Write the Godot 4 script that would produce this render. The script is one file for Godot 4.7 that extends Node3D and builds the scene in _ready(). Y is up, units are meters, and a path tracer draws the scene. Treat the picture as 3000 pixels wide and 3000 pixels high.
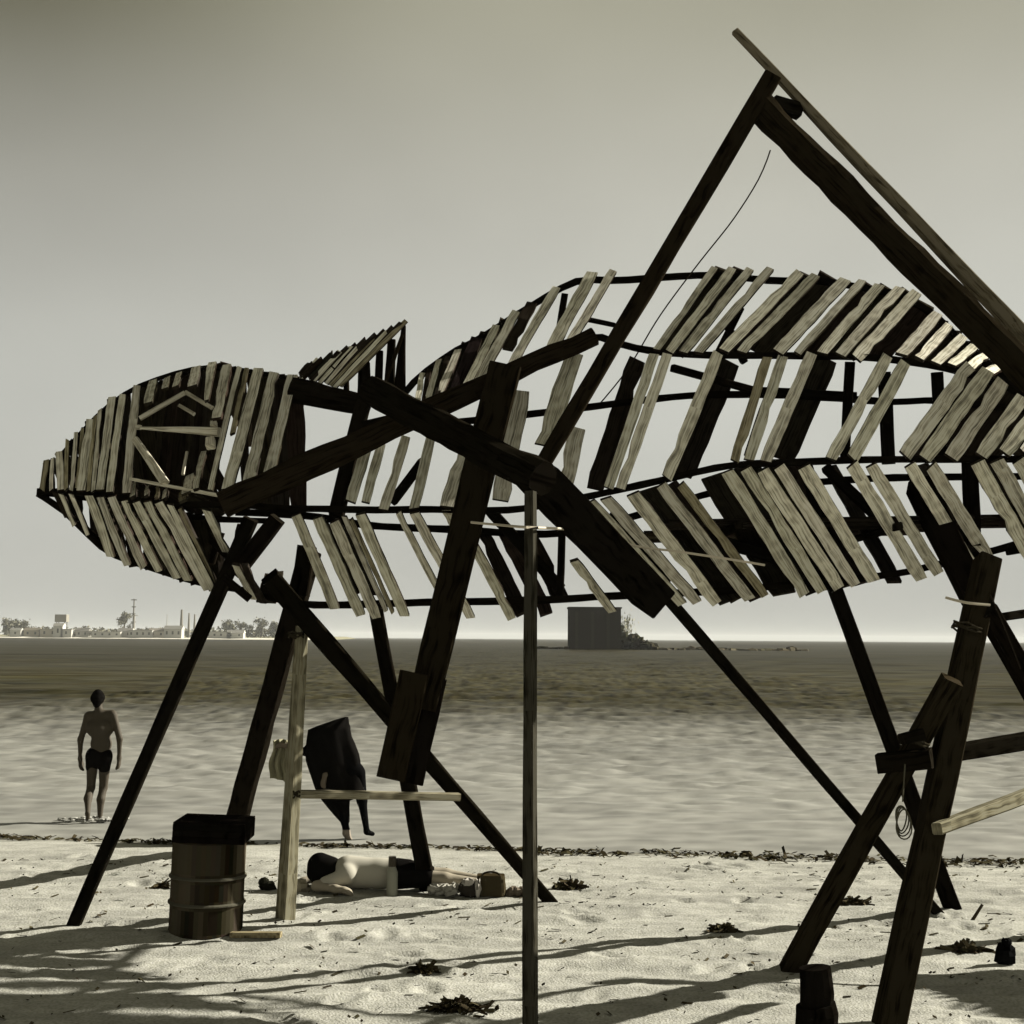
extends Node3D
# A giant slatted wooden fish on trestle legs, standing on a beach beside calm water.

var rng := RandomNumberGenerator.new()
var fish: Node3D
var used := {}
var wood: StandardMaterial3D
var timber: StandardMaterial3D
var noise_a := FastNoiseLite.new()
var noise_b := FastNoiseLite.new()
var feet := []          # footprints pressed into the sand: x, z, direction, size

# ---------------------------------------------------------------- helpers
func numbered(called: String, parent: Node) -> String:
	var key := "%d/%s" % [parent.get_instance_id(), called]
	var n: int = used.get(key, 0)
	used[key] = n + 1
	return called if n == 0 else "%s_%03d" % [called, n]

func thing(called: String, label: String, category: String, at := Vector3.ZERO, group := "") -> Node3D:
	var o := Node3D.new()
	o.name = numbered(called, self)
	add_child(o)
	o.position = at
	return tag(o, label, category, group)

func tag(o: Node3D, label: String, category: String, group := "") -> Node3D:
	o.set_meta("label", label)
	o.set_meta("category", category)
	if group:
		o.set_meta("group", group)
	return o

func obj(called: String, mesh: Mesh, m: Material, parent: Node = self, at := Vector3.ZERO) -> MeshInstance3D:
	var o := MeshInstance3D.new()
	o.name = numbered(called, parent)
	o.mesh = mesh
	o.material_override = m
	o.position = at
	parent.add_child(o)
	return o

func begin() -> SurfaceTool:
	var st := SurfaceTool.new()
	st.begin(Mesh.PRIMITIVE_TRIANGLES)
	return st

func face(st: SurfaceTool, p: Array, out: Vector3, c: Color, uv := []) -> void:
	# a flat triangle or quad whose front looks along out
	var n: Vector3 = (p[2] - p[0]).cross(p[1] - p[0])
	var q := p
	var t := uv
	if n.dot(out) < 0.0:
		q = p.duplicate()
		q.reverse()
		t = uv.duplicate()
		t.reverse()
		n = -n
	n = n.normalized()
	for k in range(1, q.size() - 1):
		for i in [0, k, k + 1]:
			st.set_normal(n)
			st.set_color(c)
			if not t.is_empty():
				st.set_uv(t[i])
			else:
				st.set_uv(Vector2(q[i].x + q[i].z, q[i].y))
			st.add_vertex(q[i])

func matte(c: Color, rough := 0.9) -> StandardMaterial3D:
	var m := StandardMaterial3D.new()
	m.albedo_color = c.linear_to_srgb()
	m.roughness = rough
	m.specular_mode = BaseMaterial3D.SPECULAR_DISABLED
	return m

func tinted(rough := 0.92) -> StandardMaterial3D:
	var m := StandardMaterial3D.new()
	m.vertex_color_use_as_albedo = true
	m.roughness = rough
	m.metallic_specular = 0.25
	if rough > 0.8:
		m.specular_mode = BaseMaterial3D.SPECULAR_DISABLED
	return m

func grain(w: int, h: int, lo: float, hi: float, along: float, sd: int) -> ImageTexture:
	var n := FastNoiseLite.new()
	n.seed = sd
	n.frequency = 1.0
	n.fractal_octaves = 2
	var im := Image.create(w, h, false, Image.FORMAT_RGB8)
	for y in h:
		for x in w:
			var wob := n.get_noise_2d(x * 0.01, y * 0.008) * 4.0
			var a := n.get_noise_2d((x + wob) * 0.09, y * along)
			var b := n.get_noise_2d((x + wob) * 0.31 + 50.0, y * along * 1.7)
			var d := n.get_noise_2d(x * 0.02 + 9.0, y * 0.012 + 31.0)
			var g := clampf(0.62 + a * 0.5 + b * 0.45 + d * 0.3, 0.0, 1.0)
			var v := lerpf(lo, hi, g)
			im.set_pixel(x, y, Color(v, v * 0.985, v * 0.955))
	return ImageTexture.create_from_image(im)

func speckle(size: int, lo: float, hi: float, freq: float, sd: int) -> ImageTexture:
	var n := FastNoiseLite.new()
	n.seed = sd
	n.frequency = freq
	n.fractal_octaves = 4
	var im := n.get_seamless_image(size, size)
	var o := Image.create(size, size, false, Image.FORMAT_RGB8)
	for y in size:
		for x in size:
			var v := lerpf(lo, hi, im.get_pixel(x, y).r)
			o.set_pixel(x, y, Color(v, v, v * 0.98))
	return ImageTexture.create_from_image(o)

# ---------------------------------------------------------------- timber
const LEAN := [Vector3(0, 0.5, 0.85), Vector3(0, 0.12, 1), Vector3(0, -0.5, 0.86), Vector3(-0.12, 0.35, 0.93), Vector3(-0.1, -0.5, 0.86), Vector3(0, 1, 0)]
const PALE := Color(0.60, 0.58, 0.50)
const BARE_SHADED := Color(0.0236, 0.0197, 0.0158)  # bare wood with the shade of inner faces and edges painted in

func slat(ax: float, ay: float, az: float, bx: float, by: float, bz: float, w0: float, w1: float, side: int, tone: int, parent: Node3D = fish) -> void:
	# one sawn board nailed from stringer to stringer: weathered pale outside, bare wood inside and on its edges with their shade painted in
	var a := Vector3(ax, ay, az) - parent.global_position
	var b := Vector3(bx, by, bz) - parent.global_position
	var d := (b - a).normalized()
	var n: Vector3 = LEAN[5 if side == 10 else side % 5]
	if side >= 5 and side < 10:
		n.z = -n.z
	n = (n - d * n.dot(d)).normalized()
	var u := d.cross(n).normalized()
	# boards are never quite true
	var twist := rng.randf_range(-0.07, 0.07)
	n = n.rotated(d, twist)
	u = u.rotated(d, twist)
	var th := rng.randf_range(0.02, 0.03)
	var lift := rng.randf_range(0.0, 0.012)
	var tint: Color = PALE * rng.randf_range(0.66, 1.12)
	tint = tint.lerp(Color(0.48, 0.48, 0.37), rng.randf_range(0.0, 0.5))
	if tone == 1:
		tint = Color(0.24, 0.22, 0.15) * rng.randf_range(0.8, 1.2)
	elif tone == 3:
		tint = BARE_SHADED * rng.randf_range(0.7, 1.3)
	var rim := BARE_SHADED * rng.randf_range(0.8, 1.5)
	var L := a.distance_to(b)
	var k := clampi(int(L / 0.11), 3, 9)
	var uv0 := Vector2(rng.randf(), rng.randf() * 3.0)
	var bow := rng.randf_range(-0.012, 0.012)
	var nick := rng.randi_range(1, k - 1) if rng.randf() < 0.45 else -1
	var nick_side := rng.randf() < 0.5
	var rows := []
	for i in k + 1:
		var t := float(i) / k
		var w := lerpf(w0, w1, t) * 0.5
		var l := w * rng.randf_range(0.88, 1.06)
		var r := w * rng.randf_range(0.88, 1.06)
		if i == nick:
			if nick_side: l *= 0.62
			else: r *= 0.62
		var c := a.lerp(b, t) + n * (lift + sin(t * PI) * bow)
		var sl := 0.0
		var sr := 0.0
		if i == 0 or i == k:
			sl = rng.randf_range(-0.018, 0.018)
			sr = rng.randf_range(-0.018, 0.018)
			l *= 0.9
			r *= 0.9
		rows.append([c - u * l + d * sl + n * th * 0.5, c + u * r + d * sr + n * th * 0.5, c - u * l + d * sl - n * th * 0.5, c + u * r + d * sr - n * th * 0.5, t * L, l + r])
	var st := begin()
	for i in k:
		var p: Array = rows[i]
		var q: Array = rows[i + 1]
		var v0: float = uv0.y + p[4] * 0.7
		var v1: float = uv0.y + q[4] * 0.7
		var uu := uv0.x + w0 * 4.0
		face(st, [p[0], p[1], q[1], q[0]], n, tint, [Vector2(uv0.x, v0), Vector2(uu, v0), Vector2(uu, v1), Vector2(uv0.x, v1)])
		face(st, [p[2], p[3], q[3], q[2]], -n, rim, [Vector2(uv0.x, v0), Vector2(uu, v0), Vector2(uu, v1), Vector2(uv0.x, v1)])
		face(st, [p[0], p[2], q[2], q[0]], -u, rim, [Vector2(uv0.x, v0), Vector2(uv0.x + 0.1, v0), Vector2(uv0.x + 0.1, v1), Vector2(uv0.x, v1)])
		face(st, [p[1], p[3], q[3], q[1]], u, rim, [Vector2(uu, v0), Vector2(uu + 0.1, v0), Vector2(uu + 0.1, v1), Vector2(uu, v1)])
	face(st, [rows[0][0], rows[0][1], rows[0][3], rows[0][2]], -d, rim)
	face(st, [rows[k][0], rows[k][1], rows[k][3], rows[k][2]], d, rim)
	obj("slat", st.commit(), wood, parent)

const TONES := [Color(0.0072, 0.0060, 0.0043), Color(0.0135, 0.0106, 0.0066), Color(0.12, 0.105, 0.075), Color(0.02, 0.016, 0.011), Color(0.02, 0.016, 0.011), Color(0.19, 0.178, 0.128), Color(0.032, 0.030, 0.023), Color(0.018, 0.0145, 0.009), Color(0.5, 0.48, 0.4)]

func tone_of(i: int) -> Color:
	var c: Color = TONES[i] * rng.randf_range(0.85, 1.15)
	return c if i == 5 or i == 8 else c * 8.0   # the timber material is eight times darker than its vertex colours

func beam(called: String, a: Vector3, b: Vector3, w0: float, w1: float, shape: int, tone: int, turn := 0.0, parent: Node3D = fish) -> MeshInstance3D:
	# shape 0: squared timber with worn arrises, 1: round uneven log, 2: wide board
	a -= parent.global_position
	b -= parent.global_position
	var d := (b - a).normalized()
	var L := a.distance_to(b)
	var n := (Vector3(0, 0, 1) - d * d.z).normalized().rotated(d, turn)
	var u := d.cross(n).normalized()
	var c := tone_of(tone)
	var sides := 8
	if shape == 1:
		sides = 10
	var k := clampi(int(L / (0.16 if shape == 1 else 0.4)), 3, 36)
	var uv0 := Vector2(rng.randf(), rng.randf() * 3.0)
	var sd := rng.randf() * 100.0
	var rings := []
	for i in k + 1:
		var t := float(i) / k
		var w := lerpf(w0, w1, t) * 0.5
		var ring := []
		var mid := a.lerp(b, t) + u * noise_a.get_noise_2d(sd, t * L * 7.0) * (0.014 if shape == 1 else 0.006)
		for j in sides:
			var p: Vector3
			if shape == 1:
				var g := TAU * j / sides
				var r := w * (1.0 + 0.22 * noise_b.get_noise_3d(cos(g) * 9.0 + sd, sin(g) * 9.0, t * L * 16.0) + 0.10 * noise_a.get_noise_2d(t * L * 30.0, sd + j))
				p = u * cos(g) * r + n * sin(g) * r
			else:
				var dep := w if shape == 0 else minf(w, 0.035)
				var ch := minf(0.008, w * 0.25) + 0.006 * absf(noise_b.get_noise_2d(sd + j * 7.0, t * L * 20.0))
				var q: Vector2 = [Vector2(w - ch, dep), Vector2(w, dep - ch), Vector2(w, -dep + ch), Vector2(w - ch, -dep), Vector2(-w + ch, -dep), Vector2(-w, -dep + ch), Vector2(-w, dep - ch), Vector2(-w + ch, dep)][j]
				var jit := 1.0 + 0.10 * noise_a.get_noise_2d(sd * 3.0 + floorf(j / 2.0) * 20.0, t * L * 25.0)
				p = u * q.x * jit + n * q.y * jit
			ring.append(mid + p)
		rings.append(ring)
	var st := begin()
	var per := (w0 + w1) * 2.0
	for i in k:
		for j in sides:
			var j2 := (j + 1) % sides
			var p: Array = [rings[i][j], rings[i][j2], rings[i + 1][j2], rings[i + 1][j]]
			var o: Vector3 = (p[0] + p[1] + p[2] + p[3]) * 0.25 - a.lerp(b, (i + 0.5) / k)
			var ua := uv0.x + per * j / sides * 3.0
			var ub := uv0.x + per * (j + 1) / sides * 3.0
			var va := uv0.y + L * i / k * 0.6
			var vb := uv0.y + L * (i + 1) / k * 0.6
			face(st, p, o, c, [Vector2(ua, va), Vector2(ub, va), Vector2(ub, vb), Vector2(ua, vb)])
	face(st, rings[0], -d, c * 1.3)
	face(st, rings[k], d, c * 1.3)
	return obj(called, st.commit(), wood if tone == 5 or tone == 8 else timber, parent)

func run(called: String, pts: Array, w: float, tone: int) -> void:
	# a long bent batten that follows a curve
	var cv := Curve3D.new()
	for i in pts.size():
		var p: Vector3 = pts[i]
		var e := Vector3.ZERO
		if i > 0 and i < pts.size() - 1:
			var l0: float = p.distance_to(pts[i - 1])
			var l1: float = p.distance_to(pts[i + 1])
			e = (pts[i + 1] - pts[i - 1]).normalized() * minf(l0, l1) * 0.3
		cv.add_point(p - fish.global_position, -e, e)
	var k := maxi(4, int(cv.get_baked_length() / 0.14))
	var c := tone_of(tone)
	var rings := []
	for i in k + 1:
		var s := cv.get_baked_length() * i / k
		var p := cv.sample_baked(s, true)
		var d := (cv.sample_baked(s + 0.02, true) - cv.sample_baked(s - 0.02, true)).normalized()
		var n := (Vector3(0, 0, 1) - d * d.z).normalized()
		var u := d.cross(n).normalized()
		var h := w * 0.5 * rng.randf_range(0.9, 1.08)
		var t := w * 0.32
		rings.append([p + u * h + n * t, p + u * h - n * t, p - u * h - n * t, p - u * h + n * t, p])
	var st := begin()
	for i in k:
		for j in 4:
			var j2 := (j + 1) % 4
			var q: Array = [rings[i][j], rings[i][j2], rings[i + 1][j2], rings[i + 1][j]]
			face(st, q, (q[0] + q[2]) * 0.5 - (rings[i][4] + rings[i + 1][4]) * 0.5, c, [Vector2(j * 0.3, i * 0.1), Vector2(j * 0.3 + 0.2, i * 0.1), Vector2(j * 0.3 + 0.2, i * 0.1 + 0.1), Vector2(j * 0.3, i * 0.1 + 0.1)])
	face(st, rings[0].slice(0, 4), rings[0][4] - rings[1][4], c)
	face(st, rings[k].slice(0, 4), rings[k][4] - rings[k - 1][4], c)
	obj(called, st.commit(), timber, fish)

var eye: Node3D

func eye_bar(called: String, a: Vector3, b: Vector3, w0: float, w1: float, tone: int) -> void:
	var o := beam(called, a, b, w0, w1, 2, 8, 0.0, eye)
	o.material_override = wood

func lashing(a: Vector3, b: Vector3, r: float, turns: int) -> void:
	# rope wound round a joint
	a -= fish.global_position
	b -= fish.global_position
	var d := (b - a).normalized()
	var n := (Vector3(0, 0, 1) - d * d.z).normalized()
	var u := d.cross(n)
	var q := []
	for i in turns * 10 + 1:
		var g := TAU * i / 10.0
		var k := r * (1.08 + 0.06 * sin(i * 1.7))
		q.append(a.lerp(b, float(i) / (turns * 10)) + (u * cos(g) + n * sin(g)) * k + d * 0.01 * sin(i * 2.3))
	var st := begin()
	tube(st, q, [0.008], Color(0.03, 0.026, 0.018), 5)
	obj("rope_lashing", st.commit(), tinted(), fish)

func tube(st: SurfaceTool, pts: Array, radius: Array, c: Color, sides := 8) -> void:
	var rings := []
	var last := Vector3(0, 0, 1)
	for i in pts.size():
		var d: Vector3 = (pts[mini(i + 1, pts.size() - 1)] - pts[maxi(i - 1, 0)]).normalized()
		var n := last - d * last.dot(d)
		if n.length() < 0.01:
			n = Vector3(1, 0, 0) - d * d.x
		n = n.normalized()
		last = n
		var u := d.cross(n)
		var ring := []
		for j in sides:
			ring.append(pts[i] + (u * cos(TAU * j / sides) + n * sin(TAU * j / sides)) * radius[mini(i, radius.size() - 1)])
		rings.append(ring)
	for i in pts.size() - 1:
		for j in sides:
			var j2 := (j + 1) % sides
			var q: Array = [rings[i][j], rings[i][j2], rings[i + 1][j2], rings[i + 1][j]]
			face(st, q, (q[0] + q[1] + q[2] + q[3]) * 0.25 - (pts[i] + pts[i + 1]) * 0.5, c)
	face(st, rings[0], pts[0] - pts[1], c)
	face(st, rings[pts.size() - 1], pts[pts.size() - 1] - pts[pts.size() - 2], c)

func smooth_loft(rings: Array, c: Color) -> ArrayMesh:
	# closed rings joined into one soft skin
	var st := begin()
	var n: int = rings[0].size()
	for i in rings.size():
		for j in n:
			st.set_color(c)
			st.add_vertex(rings[i][j])
	for i in rings.size() - 1:
		for j in n:
			var j2 := (j + 1) % n
			for t in [i * n + j, i * n + j2, (i + 1) * n + j, i * n + j2, (i + 1) * n + j2, (i + 1) * n + j]:
				st.add_index(t)
	st.generate_normals()
	return st.commit()

func cord(called: String, pts: Array, r: float, tone: int) -> void:
	var cv := Curve3D.new()
	for i in pts.size():
		var e := Vector3.ZERO
		if i > 0 and i < pts.size() - 1:
			e = (pts[i + 1] - pts[i - 1]) * 0.16
		cv.add_point(pts[i] - fish.global_position, -e, e)
	var q := []
	var k := pts.size() * 4
	for i in k + 1:
		q.append(cv.sample_baked(cv.get_baked_length() * i / k, true))
	var st := begin()
	tube(st, q, [r], Color(0.02, 0.018, 0.015) if tone == 0 else Color(0.42, 0.38, 0.3), 5)
	obj(called, st.commit(), tinted(), fish)

# ---------------------------------------------------------------- flesh: one smooth skin over tapered bones
func flesh(bones: Array, cell: float, soft: float, paint: Callable) -> ArrayMesh:
	# bones: [from, to, radius_from, radius_to]; surface nets over a smooth union
	var lo := Vector3.ONE * 1e9
	var hi := -lo
	for b in bones:
		var m: float = maxf(b[2], b[3]) + soft * 2.0 + cell * 2.0
		for p in [b[0], b[1]]:
			lo = lo.min(p - Vector3.ONE * m)
			hi = hi.max(p + Vector3.ONE * m)
	var nx := int((hi.x - lo.x) / cell) + 2
	var ny := int((hi.y - lo.y) / cell) + 2
	var nz := int((hi.z - lo.z) / cell) + 2
	var sum := PackedFloat32Array()
	sum.resize(nx * ny * nz)
	var s := 1.0 / (soft * 0.5)
	for b in bones:
		var a: Vector3 = b[0]
		var e: Vector3 = b[1]
		var r0: float = b[2]
		var r1: float = b[3]
		var m: float = maxf(r0, r1) + soft * 2.0 + cell
		var l3: Vector3 = (a.min(e) - Vector3.ONE * m - lo) / cell
		var h3: Vector3 = (a.max(e) + Vector3.ONE * m - lo) / cell
		var ae := e - a
		var len2 := maxf(ae.length_squared(), 1e-8)
		for z in range(maxi(0, int(l3.z)), mini(nz, int(h3.z) + 2)):
			for y in range(maxi(0, int(l3.y)), mini(ny, int(h3.y) + 2)):
				for x in range(maxi(0, int(l3.x)), mini(nx, int(h3.x) + 2)):
					var p := lo + Vector3(x, y, z) * cell
					var t := clampf((p - a).dot(ae) / len2, 0.0, 1.0)
					var dd := p.distance_to(a + ae * t) - lerpf(r0, r1, t)
					if dd < soft * 4.0:
						sum[x + nx * (y + ny * z)] += exp(-dd * s)
	var at := {}
	var pos := PackedVector3Array()
	var val := func(i: int) -> float: return (-log(sum[i]) / s) if sum[i] > 1e-9 else 1.0
	for z in nz - 1:
		for y in ny - 1:
			for x in nx - 1:
				var base := x + nx * (y + ny * z)
				var mask := 0
				for c in 8:
					if sum[base + (c & 1) + nx * (((c >> 1) & 1) + ny * (c >> 2))] > 1.0:
						mask += 1
				if mask == 0 or mask == 8:
					continue
				var acc := Vector3.ZERO
				var cnt := 0
				for e in [[0, 1], [2, 3], [4, 5], [6, 7], [0, 2], [1, 3], [4, 6], [5, 7], [0, 4], [1, 5], [2, 6], [3, 7]]:
					var c0: int = e[0]
					var c1: int = e[1]
					var v0: float = val.call(base + (c0 & 1) + nx * (((c0 >> 1) & 1) + ny * (c0 >> 2)))
					var v1: float = val.call(base + (c1 & 1) + nx * (((c1 >> 1) & 1) + ny * (c1 >> 2)))
					if (v0 < 0.0) != (v1 < 0.0):
						var t := v0 / (v0 - v1)
						acc += Vector3(c0 & 1, (c0 >> 1) & 1, c0 >> 2).lerp(Vector3(c1 & 1, (c1 >> 1) & 1, c1 >> 2), t)
						cnt += 1
				at[base] = pos.size()
				pos.append(lo + (Vector3(x, y, z) + acc / maxf(cnt, 1)) * cell)
	var idx := PackedInt32Array()
	var steps := [1, nx, nx * ny]
	for base in at:
		var inside: bool = sum[base] > 1.0
		for ax in 3:
			var other: bool = sum[base + steps[ax]] > 1.0
			if inside == other:
				continue
			var s1: int = steps[(ax + 1) % 3]
			var s2: int = steps[(ax + 2) % 3]
			if not (at.has(base - s1) and at.has(base - s2) and at.has(base - s1 - s2)):
				continue
			var q := [at[base], at[base - s1], at[base - s1 - s2], at[base - s2]]
			if inside:
				q.reverse()
			for i in [0, 1, 2, 0, 2, 3]:
				idx.append(q[i])
	var nor := PackedVector3Array()
	nor.resize(pos.size())
	for i in range(0, idx.size(), 3):
		var n := (pos[idx[i + 2]] - pos[idx[i]]).cross(pos[idx[i + 1]] - pos[idx[i]])
		for j in 3:
			nor[idx[i + j]] += n
	var col := PackedColorArray()
	for i in pos.size():
		nor[i] = nor[i].normalized()
		col.append(paint.call(pos[i]))
	var arr := []
	arr.resize(Mesh.ARRAY_MAX)
	arr[Mesh.ARRAY_VERTEX] = pos
	arr[Mesh.ARRAY_NORMAL] = nor
	arr[Mesh.ARRAY_COLOR] = col
	arr[Mesh.ARRAY_INDEX] = idx
	var me := ArrayMesh.new()
	me.add_surface_from_arrays(Mesh.PRIMITIVE_TRIANGLES, arr)
	return me

func hand_bones(wrist: Vector3, down: Vector3, across: Vector3, front: Vector3, k := 1.0) -> Array:
	# palm, four unequal bent fingers and a thumb that leaves the side of the palm
	var b := []
	var palm := wrist + down * 0.085 * k
	for i in 4:
		var o := across * (i - 1.5) * 0.021 * k
		b.append([wrist + o * 0.5, palm + o, 0.019 * k, 0.013 * k])
		var l: float = [0.062, 0.075, 0.072, 0.055][i] * k
		var j := palm + o + down * l * 0.55 + front * 0.010 * k
		b.append([palm + o, j, 0.0105 * k, 0.0095 * k])
		b.append([j, j + down * l * 0.35 + front * l * 0.35, 0.0095 * k, 0.008 * k])
	var r := wrist + down * 0.025 * k - across * 0.026 * k
	var t := r + down * 0.035 * k - across * 0.03 * k + front * 0.012 * k
	b.append([r, t, 0.015 * k, 0.012 * k])
	b.append([t, t + down * 0.035 * k + front * 0.01 * k, 0.012 * k, 0.009 * k])
	return b

# ---------------------------------------------------------------- the beach
const WATER := -0.10

func shore(x: float) -> float:
	return -16.3148 + 0.1213 * x + 0.18 * noise_b.get_noise_1d(x * 4.0)

func ground(x: float, z: float, detail := true) -> float:
	var s := z - shore(x)
	var h := WATER + 0.055 * s if s < 1.0 else WATER + 0.055 + 0.045 * (1.0 - exp(-(s - 1.0)))
	h = maxf(h, -1.6)
	if not detail:
		return h
	var dry := smoothstep(0.1, 1.6, s)
	h += noise_a.get_noise_2d(x * 2.2, z * 5.4) * 0.028 * dry
	h += (noise_b.get_noise_2d(x * 9.0, z * 24.0)) * 0.022 * dry
	h += absf(noise_a.get_noise_2d(x * 26.0 + 90.0, z * 44.0)) * 0.012 * dry
	h += noise_b.get_noise_2d(x * 60.0, z * 60.0) * 0.006 * dry
	return h

func grid_lines(lo: float, a: float, b: float, hi: float, step: float) -> PackedFloat32Array:
	var l := PackedFloat32Array()
	var g := step
	var p := a
	var back := []
	while p > lo:
		g *= 1.35
		p -= g
		back.append(maxf(p, lo))
	back.reverse()
	l.append_array(back)
	var n := int((b - a) / step)
	for i in n + 1:
		l.append(a + i * step)
	p = b
	g = step
	while p < hi:
		g *= 1.35
		p += g
		l.append(minf(p, hi))
	return l

func sheet(xs: PackedFloat32Array, zs: PackedFloat32Array, height: Callable, paint: Callable) -> ArrayMesh:
	var nx := xs.size()
	var nz := zs.size()
	var pos := PackedVector3Array()
	var col := PackedColorArray()
	for z in zs:
		for x in xs:
			var p := Vector3(x, height.call(x, z), z)
			pos.append(p)
			col.append(paint.call(p))
	var nor := PackedVector3Array()
	nor.resize(pos.size())
	var idx := PackedInt32Array()
	for j in nz - 1:
		for i in nx - 1:
			var a := j * nx + i
			for t in [a, a + 1, a + nx, a + 1, a + nx + 1, a + nx]:
				idx.append(t)
			var n: Vector3 = (pos[a + nx] - pos[a]).cross(pos[a + 1] - pos[a])
			for t in [a, a + 1, a + nx, a + nx + 1]:
				nor[t] += n
	for i in nor.size():
		nor[i] = nor[i].normalized()
	var arr := []
	arr.resize(Mesh.ARRAY_MAX)
	arr[Mesh.ARRAY_VERTEX] = pos
	arr[Mesh.ARRAY_NORMAL] = nor
	arr[Mesh.ARRAY_COLOR] = col
	arr[Mesh.ARRAY_INDEX] = idx
	var me := ArrayMesh.new()
	me.add_surface_from_arrays(Mesh.PRIMITIVE_TRIANGLES, arr)
	return me

func build_sand() -> void:
	var xs := grid_lines(-400.0, -7.0, 7.0, 400.0, 0.045)
	var zs := grid_lines(-30.0, -17.6, -7.0, 200.0, 0.045)
	# footprints: lines of steps and scattered trampling
	for i in 190:
		feet.append([rng.randf_range(-7, 7), rng.randf_range(-15.2, -7.2), rng.randf() * TAU, rng.randf_range(0.7, 1.25)])
	var nx := xs.size()
	var pressed := {}
	for f in feet:
		var cx: float = f[0]
		var cz: float = f[1]
		for zi in range(maxi(0, zs.bsearch(cz - 0.32)), mini(zs.size(), zs.bsearch(cz + 0.32))):
			for xi in range(maxi(0, xs.bsearch(cx - 0.32)), mini(nx, xs.bsearch(cx + 0.32))):
				var dx := xs[xi] - cx
				var dz := zs[zi] - cz
				var a: float = (dx * cos(f[2]) + dz * sin(f[2])) / (0.15 * f[3])
				var b: float = (-dx * sin(f[2]) + dz * cos(f[2])) / (0.075 * f[3])
				var r := sqrt(a * a + b * b)
				var v := -0.022 * (1.0 - smoothstep(0.5, 1.1, r)) + 0.010 * exp(-pow((r - 1.35) / 0.3, 2.0))
				var key := Vector2(xs[xi], zs[zi])
				pressed[key] = pressed.get(key, 0.0) + v
	var hfun := func(x: float, z: float) -> float:
		var h := ground(x, z)
		var key := Vector2(x, z)
		if pressed.has(key):
			h += pressed[key]
		return h
	var dry := Color(0.305, 0.301, 0.273)
	var wet := Color(0.175, 0.168, 0.14)
	var pfun := func(p: Vector3) -> Color:
		var s := p.z - shore(p.x)
		var k := 1.0 + 0.22 * noise_a.get_noise_2d(p.x * 5.0 + 40.0, p.z * 14.0) + 0.2 * noise_b.get_noise_2d(p.x * 28.0, p.z * 60.0)
		var c := wet.lerp(dry, smoothstep(-0.1, 0.5, s)) * k
		return c
	var m := tinted(0.96)
	m.albedo_texture = speckle(512, 0.8, 1.14, 0.06, 5)
	m.uv1_triplanar = true
	m.uv1_world_triplanar = true
	m.uv1_scale = Vector3(0.9, 0.9, 0.9)
	m.heightmap_enabled = true
	m.heightmap_texture = speckle(512, 0.0, 1.0, 0.09, 8)
	m.heightmap_scale = 0.45
	var o := obj("sand", sheet(xs, zs, hfun, pfun), m)
	o.set_meta("kind", "structure")

func build_water() -> void:
	var zs := PackedFloat32Array()
	var d := 13.0
	while d < 9000.0:
		zs.append(-d)
		d += clampf(d * 0.0075, 0.11, 400.0) if d < 400.0 else d * 0.05
	zs.append(-9000.0)
	zs.reverse()
	var xs := grid_lines(-9000.0, -16.0, 16.0, 9000.0, 0.11)
	var hfun := func(x: float, z: float) -> float:
		var dd := -z
		var h := WATER
		var calm := smoothstep(-1.0, 9.0, shore(x) - z) if absf(x) < 60.0 else 1.0
		if dd < 70.0:
			h += noise_b.get_noise_2d(x * 8.0, z * 22.0) * 0.03 * calm * (1.0 - smoothstep(40.0, 70.0, dd))
		if dd < 160.0:
			h += noise_a.get_noise_2d(x * 8.0, z * 17.0) * 0.075 * calm * (1.0 - smoothstep(90.0, 160.0, dd))
		if dd < 500.0:
			h += noise_b.get_noise_2d(x * 1.5 + 30.0, z * 5.0) * 0.16 * calm * smoothstep(20.0, 60.0, dd) * (1.0 - smoothstep(250.0, 500.0, dd))
		return h
	var deep := Color(0.0215, 0.019, 0.009) / 0.4
	var shoal_with_sky := Color(0.180, 0.178, 0.158) / 0.4  # shallow water over sand, with the sky's reflection painted in
	var pfun := func(p: Vector3) -> Color:
		var off := shore(clampf(p.x, -40.0, 40.0)) - p.z
		var k := smoothstep(5.0, 40.0, off + 3.0 * noise_a.get_noise_2d(p.x * 0.6, p.z * 2.2))
		var c := shoal_with_sky.lerp(deep, k)
		var rip := noise_b.get_noise_2d(p.x * 7.0, p.z * 21.0) if p.z > -140.0 else 0.0
		c *= 1.0 + 0.45 * exp(-pow((off - 70.0) / 38.0, 2.0))
		return c * (1.0 + 0.3 * rip + 0.9 * k * noise_b.get_noise_2d(p.x * 16.0, p.z * 4.0) + 0.25 * noise_b.get_noise_2d(p.x * 17.0, p.z * 18.0) + 0.2 * k * noise_b.get_noise_2d(p.x * 1.1, p.z * 3.1) + 0.22 * noise_a.get_noise_2d(p.x * 0.35, p.z * 1.4))  # light and dark of ripples and chop painted into the colour
	var m := tinted(0.42)
	m.albedo_color = Color(0.4, 0.4, 0.4).linear_to_srgb()
	m.metallic_specular = 0.07
	var o := obj("sea", sheet(xs, zs, hfun, pfun), m)
	o.set_meta("kind", "structure")

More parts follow.
